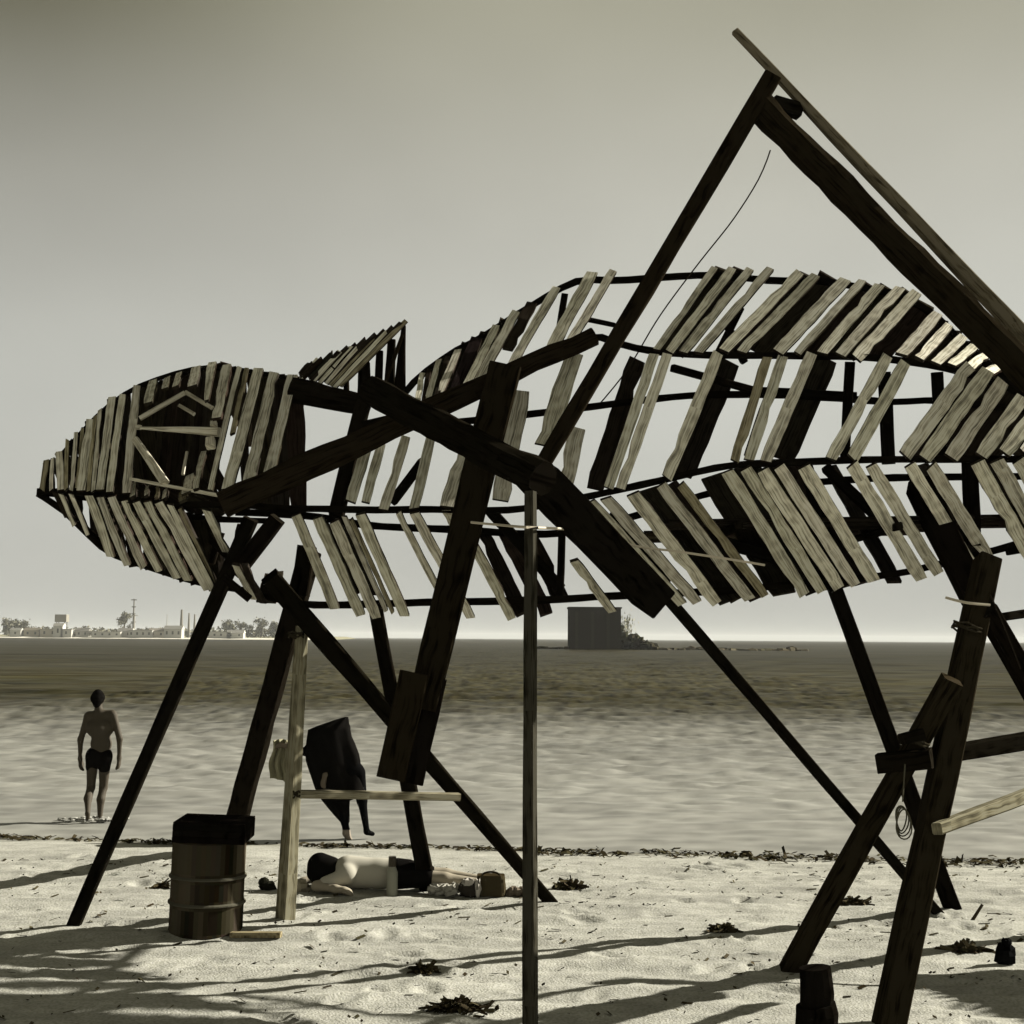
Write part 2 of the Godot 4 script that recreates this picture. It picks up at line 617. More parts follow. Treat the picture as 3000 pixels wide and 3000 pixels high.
func blob(st: SurfaceTool, c: Vector3, r: Vector3, col: Color, sd: float, rough := 0.3, rings := 6, sides := 9) -> void:
	# a lumpy closed stone or bundle
	var grid := []
	for i in rings + 1:
		var row := []
		var th := PI * i / rings
		for j in sides:
			var ph := TAU * j / sides
			var d := Vector3(sin(th) * cos(ph), cos(th), sin(th) * sin(ph))
			var k := 1.0 + rough * noise_b.get_noise_3d(d.x * 40.0 + sd * 77.0, d.y * 40.0, d.z * 40.0) * 1.6
			row.append(c + Vector3(d.x * r.x, d.y * r.y, d.z * r.z) * k)
		grid.append(row)
	for i in rings:
		for j in sides:
			var j2 := (j + 1) % sides
			var q: Array = [grid[i][j], grid[i][j2], grid[i + 1][j2], grid[i + 1][j]]
			if i == 0: q = [q[0], q[2], q[3]]
			elif i == rings - 1: q = [q[0], q[1], q[2]]
			face(st, q, (q[0] + q[1] + q[2]) / 3.0 - c, col)

func scrap_heap(called: String, label: String, category: String, at: Vector3, size: Vector3, n: int, c: Color, group := "") -> MeshInstance3D:
	# a heap of torn weed: many small crumpled ribbons
	var st := begin()
	for i in n:
		var p := Vector3(rng.randfn() * size.x * 0.35, 0.0, rng.randfn() * size.z * 0.35)
		var e := 1.0 - Vector2(p.x / size.x, p.z / size.z).length()
		p.y = maxf(0.0, e) * size.y * rng.randf()
		var d := Vector3(rng.randfn(), rng.randfn() * 0.35, rng.randfn()).normalized()
		var l := rng.randf_range(0.03, 0.11)
		var w := d.cross(Vector3(rng.randfn(), 1.0, rng.randfn())).normalized() * rng.randf_range(0.006, 0.022)
		var up := Vector3.UP * rng.randf_range(0.0, 0.03)
		var cc := c * rng.randf_range(0.6, 1.4)
		face(st, [p - d * l - w, p - d * l + w, p + w + up, p - w + up], Vector3.UP, cc)
		face(st, [p - w + up, p + w + up, p + d * l + w, p + d * l - w], Vector3.UP, cc)
	var o := obj(called, st.commit(), tinted(), self, at)
	tag(o, label, category, group)
	return o

# ---------------------------------------------------------------- far shore
func far_tree(called: String, label: String, at: Vector3, h: float, w: float, base: float, n: int, c: Color) -> void:
	var t := thing(called, label, "tree", at, "trees on the far shore")
	var st := begin()
	tube(st, [Vector3(0, -1, 0), Vector3(0.3, h * 0.4, 0), Vector3(0, h * 0.75, 0)], [h * 0.035, h * 0.025, h * 0.012], Color(0.06, 0.05, 0.04), 6)
	for i in 4:
		var g := TAU * i / 4.0 + rng.randf()
		tube(st, [Vector3(0.2, h * 0.45, 0), Vector3(cos(g) * w * 0.3, h * 0.7, sin(g) * w * 0.3)], [h * 0.015, h * 0.006], Color(0.06, 0.05, 0.04), 5)
	obj("trunk", st.commit(), tinted(), t)
	st = begin()
	var clumps := []
	for i in 9:
		clumps.append(Vector3(rng.randf_range(-0.7, 0.7) * w * 0.5, lerpf(base, 0.88, rng.randf()) * h, rng.randf_range(-0.7, 0.7) * w * 0.5))
	for i in n:
		var q: Vector3 = clumps[rng.randi() % clumps.size()]
		var p := q + Vector3(rng.randfn(), rng.randfn() * 0.8, rng.randfn()) * w * 0.13
		var a := Vector3(rng.randfn(), rng.randfn(), rng.randfn()).normalized()
		var b := a.cross(Vector3(rng.randfn(), rng.randfn(), rng.randfn())).normalized()
		var s := rng.randf_range(0.25, 0.6) * w * 0.13
		face(st, [p - a * s, p + b * s, p + a * s, p - b * s], a.cross(b), c * rng.randf_range(0.6, 1.4))
	obj("crown", st.commit(), tinted(), t)

func box(st: SurfaceTool, lo: Vector3, hi: Vector3, c: Color) -> void:
	var p := func(i: int) -> Vector3: return Vector3(hi.x if i & 1 else lo.x, hi.y if i & 2 else lo.y, hi.z if i & 4 else lo.z)
	for f in [[0, 1, 3, 2, Vector3.FORWARD], [4, 5, 7, 6, Vector3.BACK], [0, 2, 6, 4, Vector3.LEFT], [1, 3, 7, 5, Vector3.RIGHT], [0, 1, 5, 4, Vector3.DOWN], [2, 3, 7, 6, Vector3.UP]]:
		face(st, [p.call(f[0]), p.call(f[1]), p.call(f[2]), p.call(f[3])], f[4], c)

func far_house(label: String, at: Vector3, w: float, h: float, d: float, c: Color, flat: bool) -> void:
	var t := thing("shore_house", label, "building", at, "low buildings on the far shore")
	var st := begin()
	box(st, Vector3(-w / 2, -1, -d / 2), Vector3(w / 2, h, d / 2), c)
	obj("wall", st.commit(), tinted(), t)
	st = begin()
	if flat:
		box(st, Vector3(-w / 2 - 0.4, h + 0.002, -d / 2 - 0.4), Vector3(w / 2 + 0.4, h + 0.5, d / 2 + 0.4), c * 0.8)
	else:
		var a := [Vector3(-w / 2 - 0.4, h, d / 2 + 0.5), Vector3(w / 2 + 0.4, h, d / 2 + 0.5), Vector3(w / 2 + 0.4, h + d * 0.3, 0), Vector3(-w / 2 - 0.4, h + d * 0.3, 0)]
		var b := [Vector3(-w / 2 - 0.4, h, -d / 2 - 0.5), Vector3(w / 2 + 0.4, h, -d / 2 - 0.5), Vector3(w / 2 + 0.4, h + d * 0.3, 0), Vector3(-w / 2 - 0.4, h + d * 0.3, 0)]
		face(st, a, Vector3(0, 1, 1), c * 0.55)
		face(st, b, Vector3(0, 1, -1), c * 0.55)
		face(st, [a[0], b[0], a[3]], Vector3.LEFT, c)
		face(st, [a[1], b[1], a[2]], Vector3.RIGHT, c)
		face(st, [a[0], a[1], b[1], b[0]], Vector3.DOWN, c)
	obj("roof", st.commit(), tinted(), t)
	var n := maxi(1, int(w / 5.0))
	for i in n:
		st = begin()
		var x := -w / 2 + w * (i + 0.5) / n
		box(st, Vector3(x - 0.8, h * 0.35, d / 2 - 0.1), Vector3(x + 0.8, h * 0.75, d / 2 + 0.08), Color(0.08, 0.08, 0.07))
		obj("window", st.commit(), tinted(0.4), t)

func pole(called: String, label: String, category: String, at: Vector3, h: float, r: float, arms: Array, c: Color) -> void:
	var t := thing(called, label, category, at)
	var st := begin()
	tube(st, [Vector3(0, -1, 0), Vector3(0, h * 0.5, 0), Vector3(0, h, 0)], [r, r * 0.8, r * 0.5], c, 6)
	obj("shaft", st.commit(), tinted(), t)
	for a in arms:
		st = begin()
		tube(st, [Vector3(-a[1], a[0], 0), Vector3(a[1], a[0], 0)], [r * 0.5], c, 5)
		obj("crossarm", st.commit(), tinted(), t)

# ---------------------------------------------------------------- scene
func _ready() -> void:
	rng.seed = 41
	noise_a.seed = 3
	noise_a.frequency = 0.1
	noise_a.fractal_octaves = 3
	noise_b.seed = 11
	noise_b.frequency = 0.1
	noise_b.fractal_octaves = 2
	# camera
	var cam := Camera3D.new()
	cam.name = "camera"
	cam.fov = 40.0
	cam.near = 0.05
	cam.far = 20000.0
	cam.transform = Transform3D(Basis(Vector3.RIGHT, 0.0897) * Basis(Vector3.BACK, 0.0072), Vector3(0, 2.3000, 0))
	add_child(cam)
	cam.current = true
	# sky and light
	var toward := Vector3(1.8, 1.0, -0.8).normalized()
	var we := WorldEnvironment.new()
	we.name = "environment"
	var env := Environment.new()
	env.background_mode = Environment.BG_SKY
	env.tonemap_mode = Environment.TONE_MAPPER_LINEAR
	env.tonemap_exposure = 2.7
	env.sdfgi_enabled = true
	env.ssao_enabled = true
	env.ssil_enabled = true
	var sky := Sky.new()
	var pano := PanoramaSkyMaterial.new()
	pano.panorama = sky_picture(toward)
	sky.sky_material = pano
	env.sky = sky
	env.fog_enabled = true
	env.fog_density = 0.00008
	env.fog_light_color = Color(0.93, 0.94, 0.93)
	we.environment = env
	add_child(we)
	var sun := DirectionalLight3D.new()
	sun.name = "sun"
	sun.light_energy = 1.6
	sun.light_color = Color(1.0, 0.98, 0.93)
	sun.light_angular_distance = 0.5
	sun.shadow_enabled = true
	add_child(sun)
	sun.look_at_from_position(toward * 50.0, Vector3.ZERO)
	# materials
	wood = tinted()
	wood.albedo_texture = grain(128, 768, 0.5, 1.2, 0.0022, 21)
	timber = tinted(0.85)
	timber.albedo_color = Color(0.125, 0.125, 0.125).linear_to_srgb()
	timber.albedo_texture = grain(128, 768, 0.35, 1.5, 0.0035, 33)
	# setting
	build_sand()
	build_water()
	build_far_shore()
	build_islet()
	# the sculpture
	build_fish()
	# things on the beach
	build_drum()
	build_stump()
	build_weed()
	build_litter()
	build_people()

func sky_picture(toward: Vector3) -> ImageTexture:
	var w := 512
	var h := 256
	var im := Image.create(w, h, false, Image.FORMAT_RGBF)
	var n := FastNoiseLite.new()
	n.seed = 77
	n.frequency = 1.0
	n.fractal_octaves = 4
	for y in h:
		var el := (0.5 - (y + 0.5) / h) * PI
		for x in w:
			var az := ((x + 0.5) / w - 0.5) * TAU
			var d := Vector3(-sin(az) * cos(el), sin(el), -cos(az) * cos(el))
			var deg := rad_to_deg(maxf(el, 0.0))
			var side := d.x / maxf(0.2, cos(el))
			var low := Color(0.425, 0.425, 0.385)
			var mid := Color(0.50, 0.504, 0.458) * (1.0 + 0.10 * clampf(side / 0.35, -1.0, 0.7))
			var mild := Color(0.44, 0.434, 0.378) * (1.0 + 0.28 * clampf(side / 0.35, -1.0, 0.25))
			var high := Color(0.085, 0.078, 0.04).lerp(Color(0.325, 0.315, 0.24), smoothstep(-0.40, 0.0, side))
			var top := Color(0.15, 0.142, 0.10)
			var c := low.lerp(mid, smoothstep(0.0, 11.0, deg)).lerp(mild, smoothstep(9.0, 19.0, deg)).lerp(high, smoothstep(16.0, 27.0, deg)).lerp(top, smoothstep(27.0, 90.0, deg))
			var glow := maxf(0.0, d.dot(toward))
			c *= (1.0 + 0.25 * pow(glow, 4.0)) / 2.4
			c *= 1.0 + 0.06 * n.get_noise_3d(d.x * 2.0, d.y * 5.0, d.z * 2.0) + 0.035 * n.get_noise_3d(d.x * 9.0, d.y * 16.0, d.z * 9.0)
			if el < 0.0:
				c = (low / 2.4).lerp(Color(0.12, 0.115, 0.10), smoothstep(0.0, 0.1, -el))
			im.set_pixel(x, y, c)
	return ImageTexture.create_from_image(im)

func build_far_shore() -> void:
	var Z := -1200.0
	var st := begin()
	for i in 54:
		var x0 := -700.0 + i * 10.0
		var x1 := x0 + 10.0
		var h0 := 1.2 + noise_a.get_noise_1d(x0 * 0.3) * 1.0
		var h1 := 1.2 + noise_a.get_noise_1d(x1 * 0.3) * 1.0
		if i == 53: h1 = -0.5
		face(st, [Vector3(x0, -0.5, Z + 30), Vector3(x1, -0.5, Z + 30), Vector3(x1, h1, Z), Vector3(x0, h0, Z)], Vector3(0, 1, 0.3), Color(0.52, 0.5, 0.43))
		face(st, [Vector3(x0, h0, Z), Vector3(x1, h1, Z), Vector3(x1, h1 + 1.5, Z - 260), Vector3(x0, h0 + 1.5, Z - 260)], Vector3.UP, Color(0.22, 0.21, 0.14))
	var o := obj("far_shore_terrain", st.commit(), tinted())
	o.set_meta("kind", "structure")
	var s := 0.2912
	var at := func(sx: float, dz: float) -> Vector3: return Vector3((sx - 1500.0) * s, 1.2, Z + dz)
	var hazed_leaf := Color(0.15, 0.145, 0.105)  # foliage lightened, distance haze mixed into the colour
	far_tree("shore_tree", "broad bushy tree at the left end of the far shore", at.call(14.0, -20.0), 15.0, 15.0, 0.2, 900, hazed_leaf)
	far_tree("shore_tree", "second bushy tree from the left end of the far shore", at.call(40.0, -25.0), 14.0, 12.0, 0.2, 900, hazed_leaf)
	far_tree("shore_tree", "low scrubby tree left of the far water tower", at.call(125.0, -10.0), 7.0, 9.0, 0.15, 600, hazed_leaf)
	far_tree("shore_tree", "tall round crowned tree left of the far lattice mast", at.call(342.0, -30.0), 22.0, 12.0, 0.5, 900, hazed_leaf)
	far_tree("shore_tree", "slim tree just left of the far lattice mast foot", at.call(368.0, -20.0), 14.0, 5.0, 0.3, 480, hazed_leaf)
	far_tree("shore_tree", "low round tree right of the far lattice mast", at.call(424.0, -10.0), 9.0, 8.0, 0.2, 560, hazed_leaf)
	far_tree("shore_tree", "squat tree half way between far mast and chimneys", at.call(454.0, -15.0), 7.0, 8.0, 0.2, 480, hazed_leaf)
	far_tree("shore_tree", "pale tall tree behind the fish's front leg, far shore", at.call(650.0, -40.0), 19.0, 12.0, 0.25, 900, hazed_leaf)
	far_tree("shore_tree", "middle tree of the three right of the front leg", at.call(686.0, -35.0), 16.0, 10.0, 0.2, 880, hazed_leaf)
	far_tree("shore_tree", "smallest of the three trees right of the front leg", at.call(712.0, -30.0), 12.0, 9.0, 0.2, 720, hazed_leaf)
	far_tree("shore_tree", "tree between the two crossed legs on the far shore", at.call(752.0, -30.0), 17.0, 11.0, 0.2, 880, hazed_leaf)
	far_tree("shore_tree", "right most bushy tree of the far shore", at.call(795.0, -30.0), 14.0, 12.0, 0.2, 880, hazed_leaf)
	far_tree("shore_tree", "low bush in front of the far shed roofs", at.call(275.0, 2.0), 5.5, 7.0, 0.1, 440, hazed_leaf)
	far_tree("shore_tree", "low bush left of the pale far sheds", at.call(222.0, -2.0), 7.0, 7.0, 0.1, 440, hazed_leaf)
	st = begin()
	for i in 5200:
		var sx := rng.randf_range(-40.0, 830.0)
		var hh := 4.0 + 5.5 * (0.5 + 0.9 * noise_a.get_noise_1d(sx * 0.55))
		var p: Vector3 = at.call(sx, -60.0 + rng.randf_range(-12.0, 12.0))
		p.y += hh * pow(rng.randf(), 0.7)
		var a := Vector3(rng.randfn(), rng.randfn(), rng.randfn()).normalized()
		var b := a.cross(Vector3(rng.randfn(), rng.randfn(), rng.randfn())).normalized()
		var z := rng.randf_range(0.5, 1.3)
		face(st, [p - a * z, p + b * z, p + a * z, p - b * z], a.cross(b), hazed_leaf * rng.randf_range(0.6, 1.6))
	o = obj("far_shrub_belt", st.commit(), tinted())
	tag(o, "hazy belt of low shrubs behind the houses of the far shore", "shrubs")
	o.set_meta("kind", "stuff")
	pole("lattice_mast", "tall thin mast with crossbars on the far shore", "mast", at.call(383.0, -15.0), 33.0, 0.9, [[32.0, 2.4], [26.0, 1.8], [20.0, 1.8], [13.0, 2.2]], Color(0.13, 0.125, 0.1))
	pole("signal_mast", "pale short mast with one crossarm beside the tall mast", "mast", at.call(393.0, -8.0), 20.0, 0.6, [[18.5, 3.0]], Color(0.45, 0.43, 0.38))
	pole("chimney", "tallest of the far chimneys left of the front leg", "chimney", at.call(521.0, -20.0), 24.0, 1.6, [], Color(0.15, 0.14, 0.11))
	pole("chimney", "second far chimney from the left, a thin one", "chimney", at.call(543.0, -20.0), 21.0, 1.2, [], Color(0.15, 0.14, 0.11))
	pole("chimney", "third far chimney, close against the front leg", "chimney", at.call(560.0, -20.0), 20.0, 1.2, [], Color(0.17, 0.16, 0.13))
	pole("flag_pole", "thin pale pole between far mast and chimneys", "pole", at.call(478.0, -20.0), 20.0, 0.4, [], Color(0.3, 0.29, 0.25))
	# water tower
	var t := thing("water_tower", "square tank on legs above the far shore trees", "water tower", at.call(166.0, -20.0))
	st = begin()
	box(st, Vector3(-5, 12.5, -4), Vector3(5, 19, 4), Color(0.2, 0.19, 0.16))
	obj("tank", st.commit(), tinted(), t)
	for i in 4:
		st = begin()
		tube(st, [Vector3(-4.0 if i % 2 else 4.0, -1, -3.0 if i > 1 else 3.0), Vector3(-3.5 if i % 2 else 3.5, 12.498, -3.0 if i > 1 else 3.0)], [0.45], Color(0.2, 0.19, 0.16), 5)
		obj("leg", st.commit(), tinted(), t)
	var pale := Color(0.36, 0.35, 0.31)  # pale walls, lightened further with haze in the colour
	far_house("small pale hut right of the left end trees", at.call(62.0, 4.0), 9.0, 5.0, 7.0, pale, false)
	far_house("brown shed below the far water tower", at.call(105.0, 0.0), 13.0, 5.0, 8.0, Color(0.3, 0.27, 0.2), false)
	far_house("long tan building right of the water tower foot", at.call(155.0, 0.0), 14.0, 6.0, 9.0, Color(0.42, 0.38, 0.29), true)
	far_house("white gabled house in the gap right of the water tower", at.call(188.0, 6.0), 8.0, 9.0, 8.0, pale * 1.15, false)
	far_house("white flat roofed block left of the far sheds", at.call(212.0, 6.0), 9.0, 6.0, 8.0, pale, true)
	far_house("dark gabled shed left of the long white shed", at.call(252.0, 0.0), 11.0, 5.0, 8.0, Color(0.3, 0.29, 0.25), false)
	far_house("long white shed below the round crowned tree", at.call(330.0, 8.0), 24.0, 4.0, 9.0, pale * 1.2, true)
	far_house("grey boat house with dark roof at the mast foot", at.call(378.0, 2.0), 12.0, 5.0, 9.0, Color(0.33, 0.32, 0.28), false)
	far_house("pale long building right of the far masts", at.call(425.0, 4.0), 20.0, 5.5, 9.0, pale, true)
	far_house("tan gabled building below the far chimneys", at.call(470.0, 0.0), 14.0, 5.0, 9.0, Color(0.4, 0.37, 0.3), false)
	far_house("white works hall at the chimney feet", at.call(518.0, 2.0), 15.0, 7.0, 10.0, pale, false)
	far_house("pale long shed right of the front leg", at.call(650.0, 4.0), 22.0, 4.5, 9.0, pale * 1.15, true)
	far_house("pale low house right of the long pale shed", at.call(700.0, 4.0), 14.0, 4.0, 9.0, pale * 1.1, false)

func build_islet() -> void:
	var a := Vector3(36.096,0.215,-330.000)
	var st := begin()
	# low reef
	for i in 46:
		var x := -32.0 + i * 1.42
		blob(st, Vector3(x + rng.randf_range(-0.5, 0.5), 0.0, rng.randf_range(-3, 3)), Vector3(rng.randf_range(1.0, 2.4), rng.randf_range(0.35, 0.95), 2.0), Color(0.05, 0.045, 0.03) * rng.randf_range(0.7, 1.5), i, 0.4, 4, 7)
	var o := obj("rock_reef", st.commit(), tinted(), self, Vector3(a.x, WATER, -330))
	o.set_meta("kind", "structure")
	var b := Vector3(19.240,0.109,-328.000)
	var t := thing("concrete_blockhouse", "square dark concrete block standing in the water on the horizon", "blockhouse", Vector3(b.x, WATER, -328))
	st = begin()
	box(st, Vector3(-5.9, -1.0, -5), Vector3(5.9, 9.4, 5), Color(0.24, 0.19, 0.11))
	obj("wall", st.commit(), timber, t)
	st = begin()
	box(st, Vector3(-6.1, 9.402, -5.2), Vector3(6.1, 9.75, 5.2), Color(0.24, 0.19, 0.11))
	obj("roof", st.commit(), timber, t)
	for i in 3:
		st = begin()
		box(st, Vector3(-4.6 + i * 3.6, 0.2, 4.95), Vector3(-3.9 + i * 3.6, 8.6, 5.15), Color(0.34, 0.29, 0.16))
		obj("pier", st.commit(), timber, t)
	st = begin()
	for i in 110:
		var x := rng.randf() * 8.5
		var top := (1.0 - x / 9.0) * 5.0
		blob(st, Vector3(x - 0.6, rng.randf() * top * 0.95, rng.randf_range(-2, 2)), Vector3(rng.randf_range(0.6, 1.5), rng.randf_range(0.5, 1.2), 1.2), Color(0.03, 0.028, 0.018) * rng.randf_range(0.7, 1.5), i + 100, 0.5, 5, 7)
	var r := obj("rubble_mound", st.commit(), tinted(), self, Vector3(b.x + 6.4, WATER, -328))
	tag(r, "dark sloping mound of rubble right of the concrete block", "rubble")
	r.set_meta("kind", "stuff")
	far_tree_at_block(Vector3(b.x + 8.3, 3.2, -334))

func far_tree_at_block(at: Vector3) -> void:
	var st := begin()
	for i in 160:
		var p := Vector3(rng.randfn() * 0.9, absf(rng.randfn()) * 1.6 + rng.randf() * 2.0, rng.randfn() * 0.9)
		var d := Vector3(rng.randfn() * 0.3, 1.0, rng.randfn() * 0.3).normalized()
		var w := d.cross(Vector3(rng.randfn(), 0.1, rng.randfn())).normalized() * 0.12
		face(st, [p - w, p + w, p + d * rng.randf_range(0.5, 1.1)], w.cross(d), Color(0.3, 0.29, 0.2) * rng.randf_range(0.6, 1.3))
	for i in 6:
		tube(st, [Vector3(rng.randfn() * 0.4, -2.5, 0), Vector3(rng.randfn() * 0.8, 1.5, 0)], [0.12, 0.06], Color(0.12, 0.1, 0.07), 5)
	tag(obj("reed_bush", st.commit(), tinted(), self, at), "pale dry bush growing behind the rubble by the block", "bush")

func build_fish() -> void:
	fish = thing("wooden_fish_sculpture", "giant fish of weathered wooden slats raised on timber trestle legs", "sculpture", Vector3(0, 0, -11.2))
	# slats of the head, nose first
	slat(-3.728,3.691,-11.195, -3.726,3.438,-11.114, 0.049, 0.049, 3, 1)
	slat(-3.677,3.708,-11.194, -3.632,3.432,-11.051, 0.032, 0.032, 3, 0)
	slat(-3.628,3.760,-11.192, -3.536,3.426,-10.985, 0.061, 0.061, 3, 0)
	slat(-3.562,3.851,-11.190, -3.479,3.427,-10.946, 0.031, 0.031, 3, 1)
	slat(-3.498,3.909,-11.188, -3.439,3.425,-10.924, 0.035, 0.035, 3, 0)
	slat(-3.446,3.955,-11.187, -3.387,3.429,-10.898, 0.029, 0.029, 3, 1)
	slat(-3.388,4.012,-11.185, -3.344,3.421,-10.876, 0.074, 0.074, 3, 0)
	slat(-3.343,4.047,-11.184, -3.273,3.412,-10.840, 0.035, 0.035, 3, 1)
	slat(-3.308,4.099,-11.183, -3.231,3.405,-10.818, 0.035, 0.035, 3, 0)
	slat(-3.217,4.197,-11.182, -3.173,3.402,-10.789, 0.070, 0.070, 3, 0)
	slat(-3.130,4.231,-11.180, -3.089,3.391,-10.753, 0.061, 0.061, 3, 0)
	slat(-3.020,4.295,-11.178, -2.945,3.372,-10.695, 0.071, 0.071, 3, 0)
	slat(-2.890,4.330,-11.176, -2.778,4.054,-10.618, 0.073, 0.073, 3, 0)
	slat(-2.773,4.364,-11.175, -2.643,4.166,-10.576, 0.054, 0.054, 3, 0)
	slat(-2.677,4.394,-11.174, -2.554,4.169,-10.553, 0.057, 0.057, 3, 0)
	slat(-2.544,4.446,-11.172, -2.421,4.172,-10.519, 0.082, 0.082, 3, 0)
	slat(-2.417,4.487,-11.171, -2.305,4.067,-10.490, 0.079, 0.038, 3, 0)
	slat(-2.300,4.465,-11.170, -2.220,3.925,-10.469, 0.082, 0.082, 3, 0)
	slat(-2.197,4.448,-11.170, -2.258,3.371,-10.483, 0.043, 0.043, 3, 0)
	slat(-2.140,4.440,-11.169, -2.098,3.805,-10.449, 0.039, 0.039, 3, 1)
	slat(-2.463,3.759,-11.172, -2.371,3.394,-10.512, 0.051, 0.051, 3, 0)
	slat(-2.574,3.576,-11.173, -2.450,3.369,-10.532, 0.082, 0.082, 3, 0)
	slat(-2.047,4.435,-11.169, -2.122,3.400,-10.454, 0.095, 0.095, 3, 0)
	slat(-1.916,4.404,-11.168, -1.976,3.389,-10.435, 0.094, 0.094, 3, 0)
	slat(-1.770,4.393,-11.168, -1.826,3.430,-10.415, 0.088, 0.088, 3, 0)
	slat(-3.012,3.512,-11.179, -2.885,3.348,-10.671, 0.048, 0.048, 3, 0)
	slat(-2.909,3.484,-11.177, -2.774,3.355,-10.625, 0.035, 0.035, 3, 0)
	slat(-2.821,3.479,-11.176, -2.685,3.331,-10.593, 0.029, 0.029, 3, 1)
	slat(-2.755,3.456,-11.175, -2.622,3.319,-10.577, 0.038, 0.038, 3, 0)
	slat(-2.619,3.446,-11.174, -2.474,3.306,-10.539, 0.070, 0.070, 3, 1)
	# slats under the jaw
	slat(-3.599,3.429,-11.028, -3.537,3.250,-11.145, 0.057, 0.057, 4, 3)
	slat(-3.534,3.411,-10.985, -3.470,3.176,-11.136, 0.041, 0.041, 4, 0)
	slat(-3.441,3.406,-10.926, -3.350,3.086,-11.121, 0.039, 0.039, 4, 0)
	slat(-3.271,3.393,-10.839, -3.163,2.935,-11.101, 0.077, 0.077, 4, 0)
	slat(-3.168,3.374,-10.786, -3.026,2.863,-11.088, 0.066, 0.066, 4, 0)
	slat(-3.065,3.360,-10.744, -2.894,2.841,-11.075, 0.072, 0.072, 4, 0)
	slat(-2.967,3.346,-10.704, -2.765,2.799,-11.065, 0.066, 0.066, 4, 0)
	slat(-2.857,3.326,-10.659, -2.623,2.761,-11.057, 0.072, 0.072, 4, 0)
	slat(-2.761,3.323,-10.620, -2.530,2.737,-11.052, 0.072, 0.072, 4, 0)
	slat(-2.667,3.309,-10.588, -2.385,2.676,-11.044, 0.072, 0.072, 4, 0)
	slat(-2.576,3.294,-10.565, -2.334,2.665,-11.041, 0.052, 0.052, 4, 0)
	slat(-2.495,3.264,-10.545, -2.319,2.721,-11.040, 0.035, 0.035, 4, 1)
	slat(-2.286,3.250,-10.491, -2.218,2.938,-11.036, 0.065, 0.065, 4, 0)
	slat(-2.045,2.833,-10.445, -2.012,2.596,-11.030, 0.061, 0.061, 4, 0)
	slat(-1.981,2.846,-10.437, -1.942,2.579,-11.028, 0.055, 0.055, 4, 3)
	# far cheek of the head, seen from inside
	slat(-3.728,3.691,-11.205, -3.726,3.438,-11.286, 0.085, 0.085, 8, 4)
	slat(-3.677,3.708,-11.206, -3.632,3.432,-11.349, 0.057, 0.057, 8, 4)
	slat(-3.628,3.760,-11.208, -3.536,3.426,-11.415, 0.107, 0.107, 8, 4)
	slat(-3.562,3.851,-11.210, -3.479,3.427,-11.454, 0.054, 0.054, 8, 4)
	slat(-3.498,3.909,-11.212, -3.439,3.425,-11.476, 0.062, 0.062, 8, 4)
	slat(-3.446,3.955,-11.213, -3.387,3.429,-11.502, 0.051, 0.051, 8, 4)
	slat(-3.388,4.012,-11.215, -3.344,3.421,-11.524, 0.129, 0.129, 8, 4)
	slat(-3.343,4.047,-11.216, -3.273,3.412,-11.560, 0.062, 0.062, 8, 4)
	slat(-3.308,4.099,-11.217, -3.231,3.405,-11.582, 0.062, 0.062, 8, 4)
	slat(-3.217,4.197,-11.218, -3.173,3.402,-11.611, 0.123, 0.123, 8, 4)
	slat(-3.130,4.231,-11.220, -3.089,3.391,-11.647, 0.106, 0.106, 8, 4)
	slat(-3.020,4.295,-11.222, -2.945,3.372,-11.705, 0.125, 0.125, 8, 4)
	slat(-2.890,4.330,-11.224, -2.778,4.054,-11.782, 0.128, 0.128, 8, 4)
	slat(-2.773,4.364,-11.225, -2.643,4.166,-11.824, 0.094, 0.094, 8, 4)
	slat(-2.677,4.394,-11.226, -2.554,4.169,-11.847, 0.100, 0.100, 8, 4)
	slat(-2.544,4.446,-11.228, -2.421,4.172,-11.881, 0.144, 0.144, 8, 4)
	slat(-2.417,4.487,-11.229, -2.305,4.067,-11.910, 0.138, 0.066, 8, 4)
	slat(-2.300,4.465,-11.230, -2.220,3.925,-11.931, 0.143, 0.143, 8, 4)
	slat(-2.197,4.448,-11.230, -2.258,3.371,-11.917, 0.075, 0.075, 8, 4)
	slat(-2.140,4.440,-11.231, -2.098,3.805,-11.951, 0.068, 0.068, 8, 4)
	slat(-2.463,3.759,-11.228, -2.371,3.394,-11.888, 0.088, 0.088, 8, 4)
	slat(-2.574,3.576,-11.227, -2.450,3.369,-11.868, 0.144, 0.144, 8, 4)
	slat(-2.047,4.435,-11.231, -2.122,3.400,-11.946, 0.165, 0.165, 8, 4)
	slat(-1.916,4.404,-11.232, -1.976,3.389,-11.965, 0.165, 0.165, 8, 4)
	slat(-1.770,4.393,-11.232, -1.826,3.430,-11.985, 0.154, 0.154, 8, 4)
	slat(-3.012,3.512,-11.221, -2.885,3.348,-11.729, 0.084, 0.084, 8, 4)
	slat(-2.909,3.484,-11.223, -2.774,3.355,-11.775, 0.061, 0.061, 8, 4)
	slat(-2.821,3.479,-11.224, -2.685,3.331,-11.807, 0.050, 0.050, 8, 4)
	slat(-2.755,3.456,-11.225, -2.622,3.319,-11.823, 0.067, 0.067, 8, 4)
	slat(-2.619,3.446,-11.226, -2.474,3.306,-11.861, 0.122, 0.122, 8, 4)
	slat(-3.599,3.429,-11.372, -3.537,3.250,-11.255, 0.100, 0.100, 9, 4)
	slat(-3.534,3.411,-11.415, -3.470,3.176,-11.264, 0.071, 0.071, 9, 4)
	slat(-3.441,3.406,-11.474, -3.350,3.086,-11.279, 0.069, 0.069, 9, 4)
	slat(-3.271,3.393,-11.561, -3.163,2.935,-11.299, 0.135, 0.135, 9, 4)
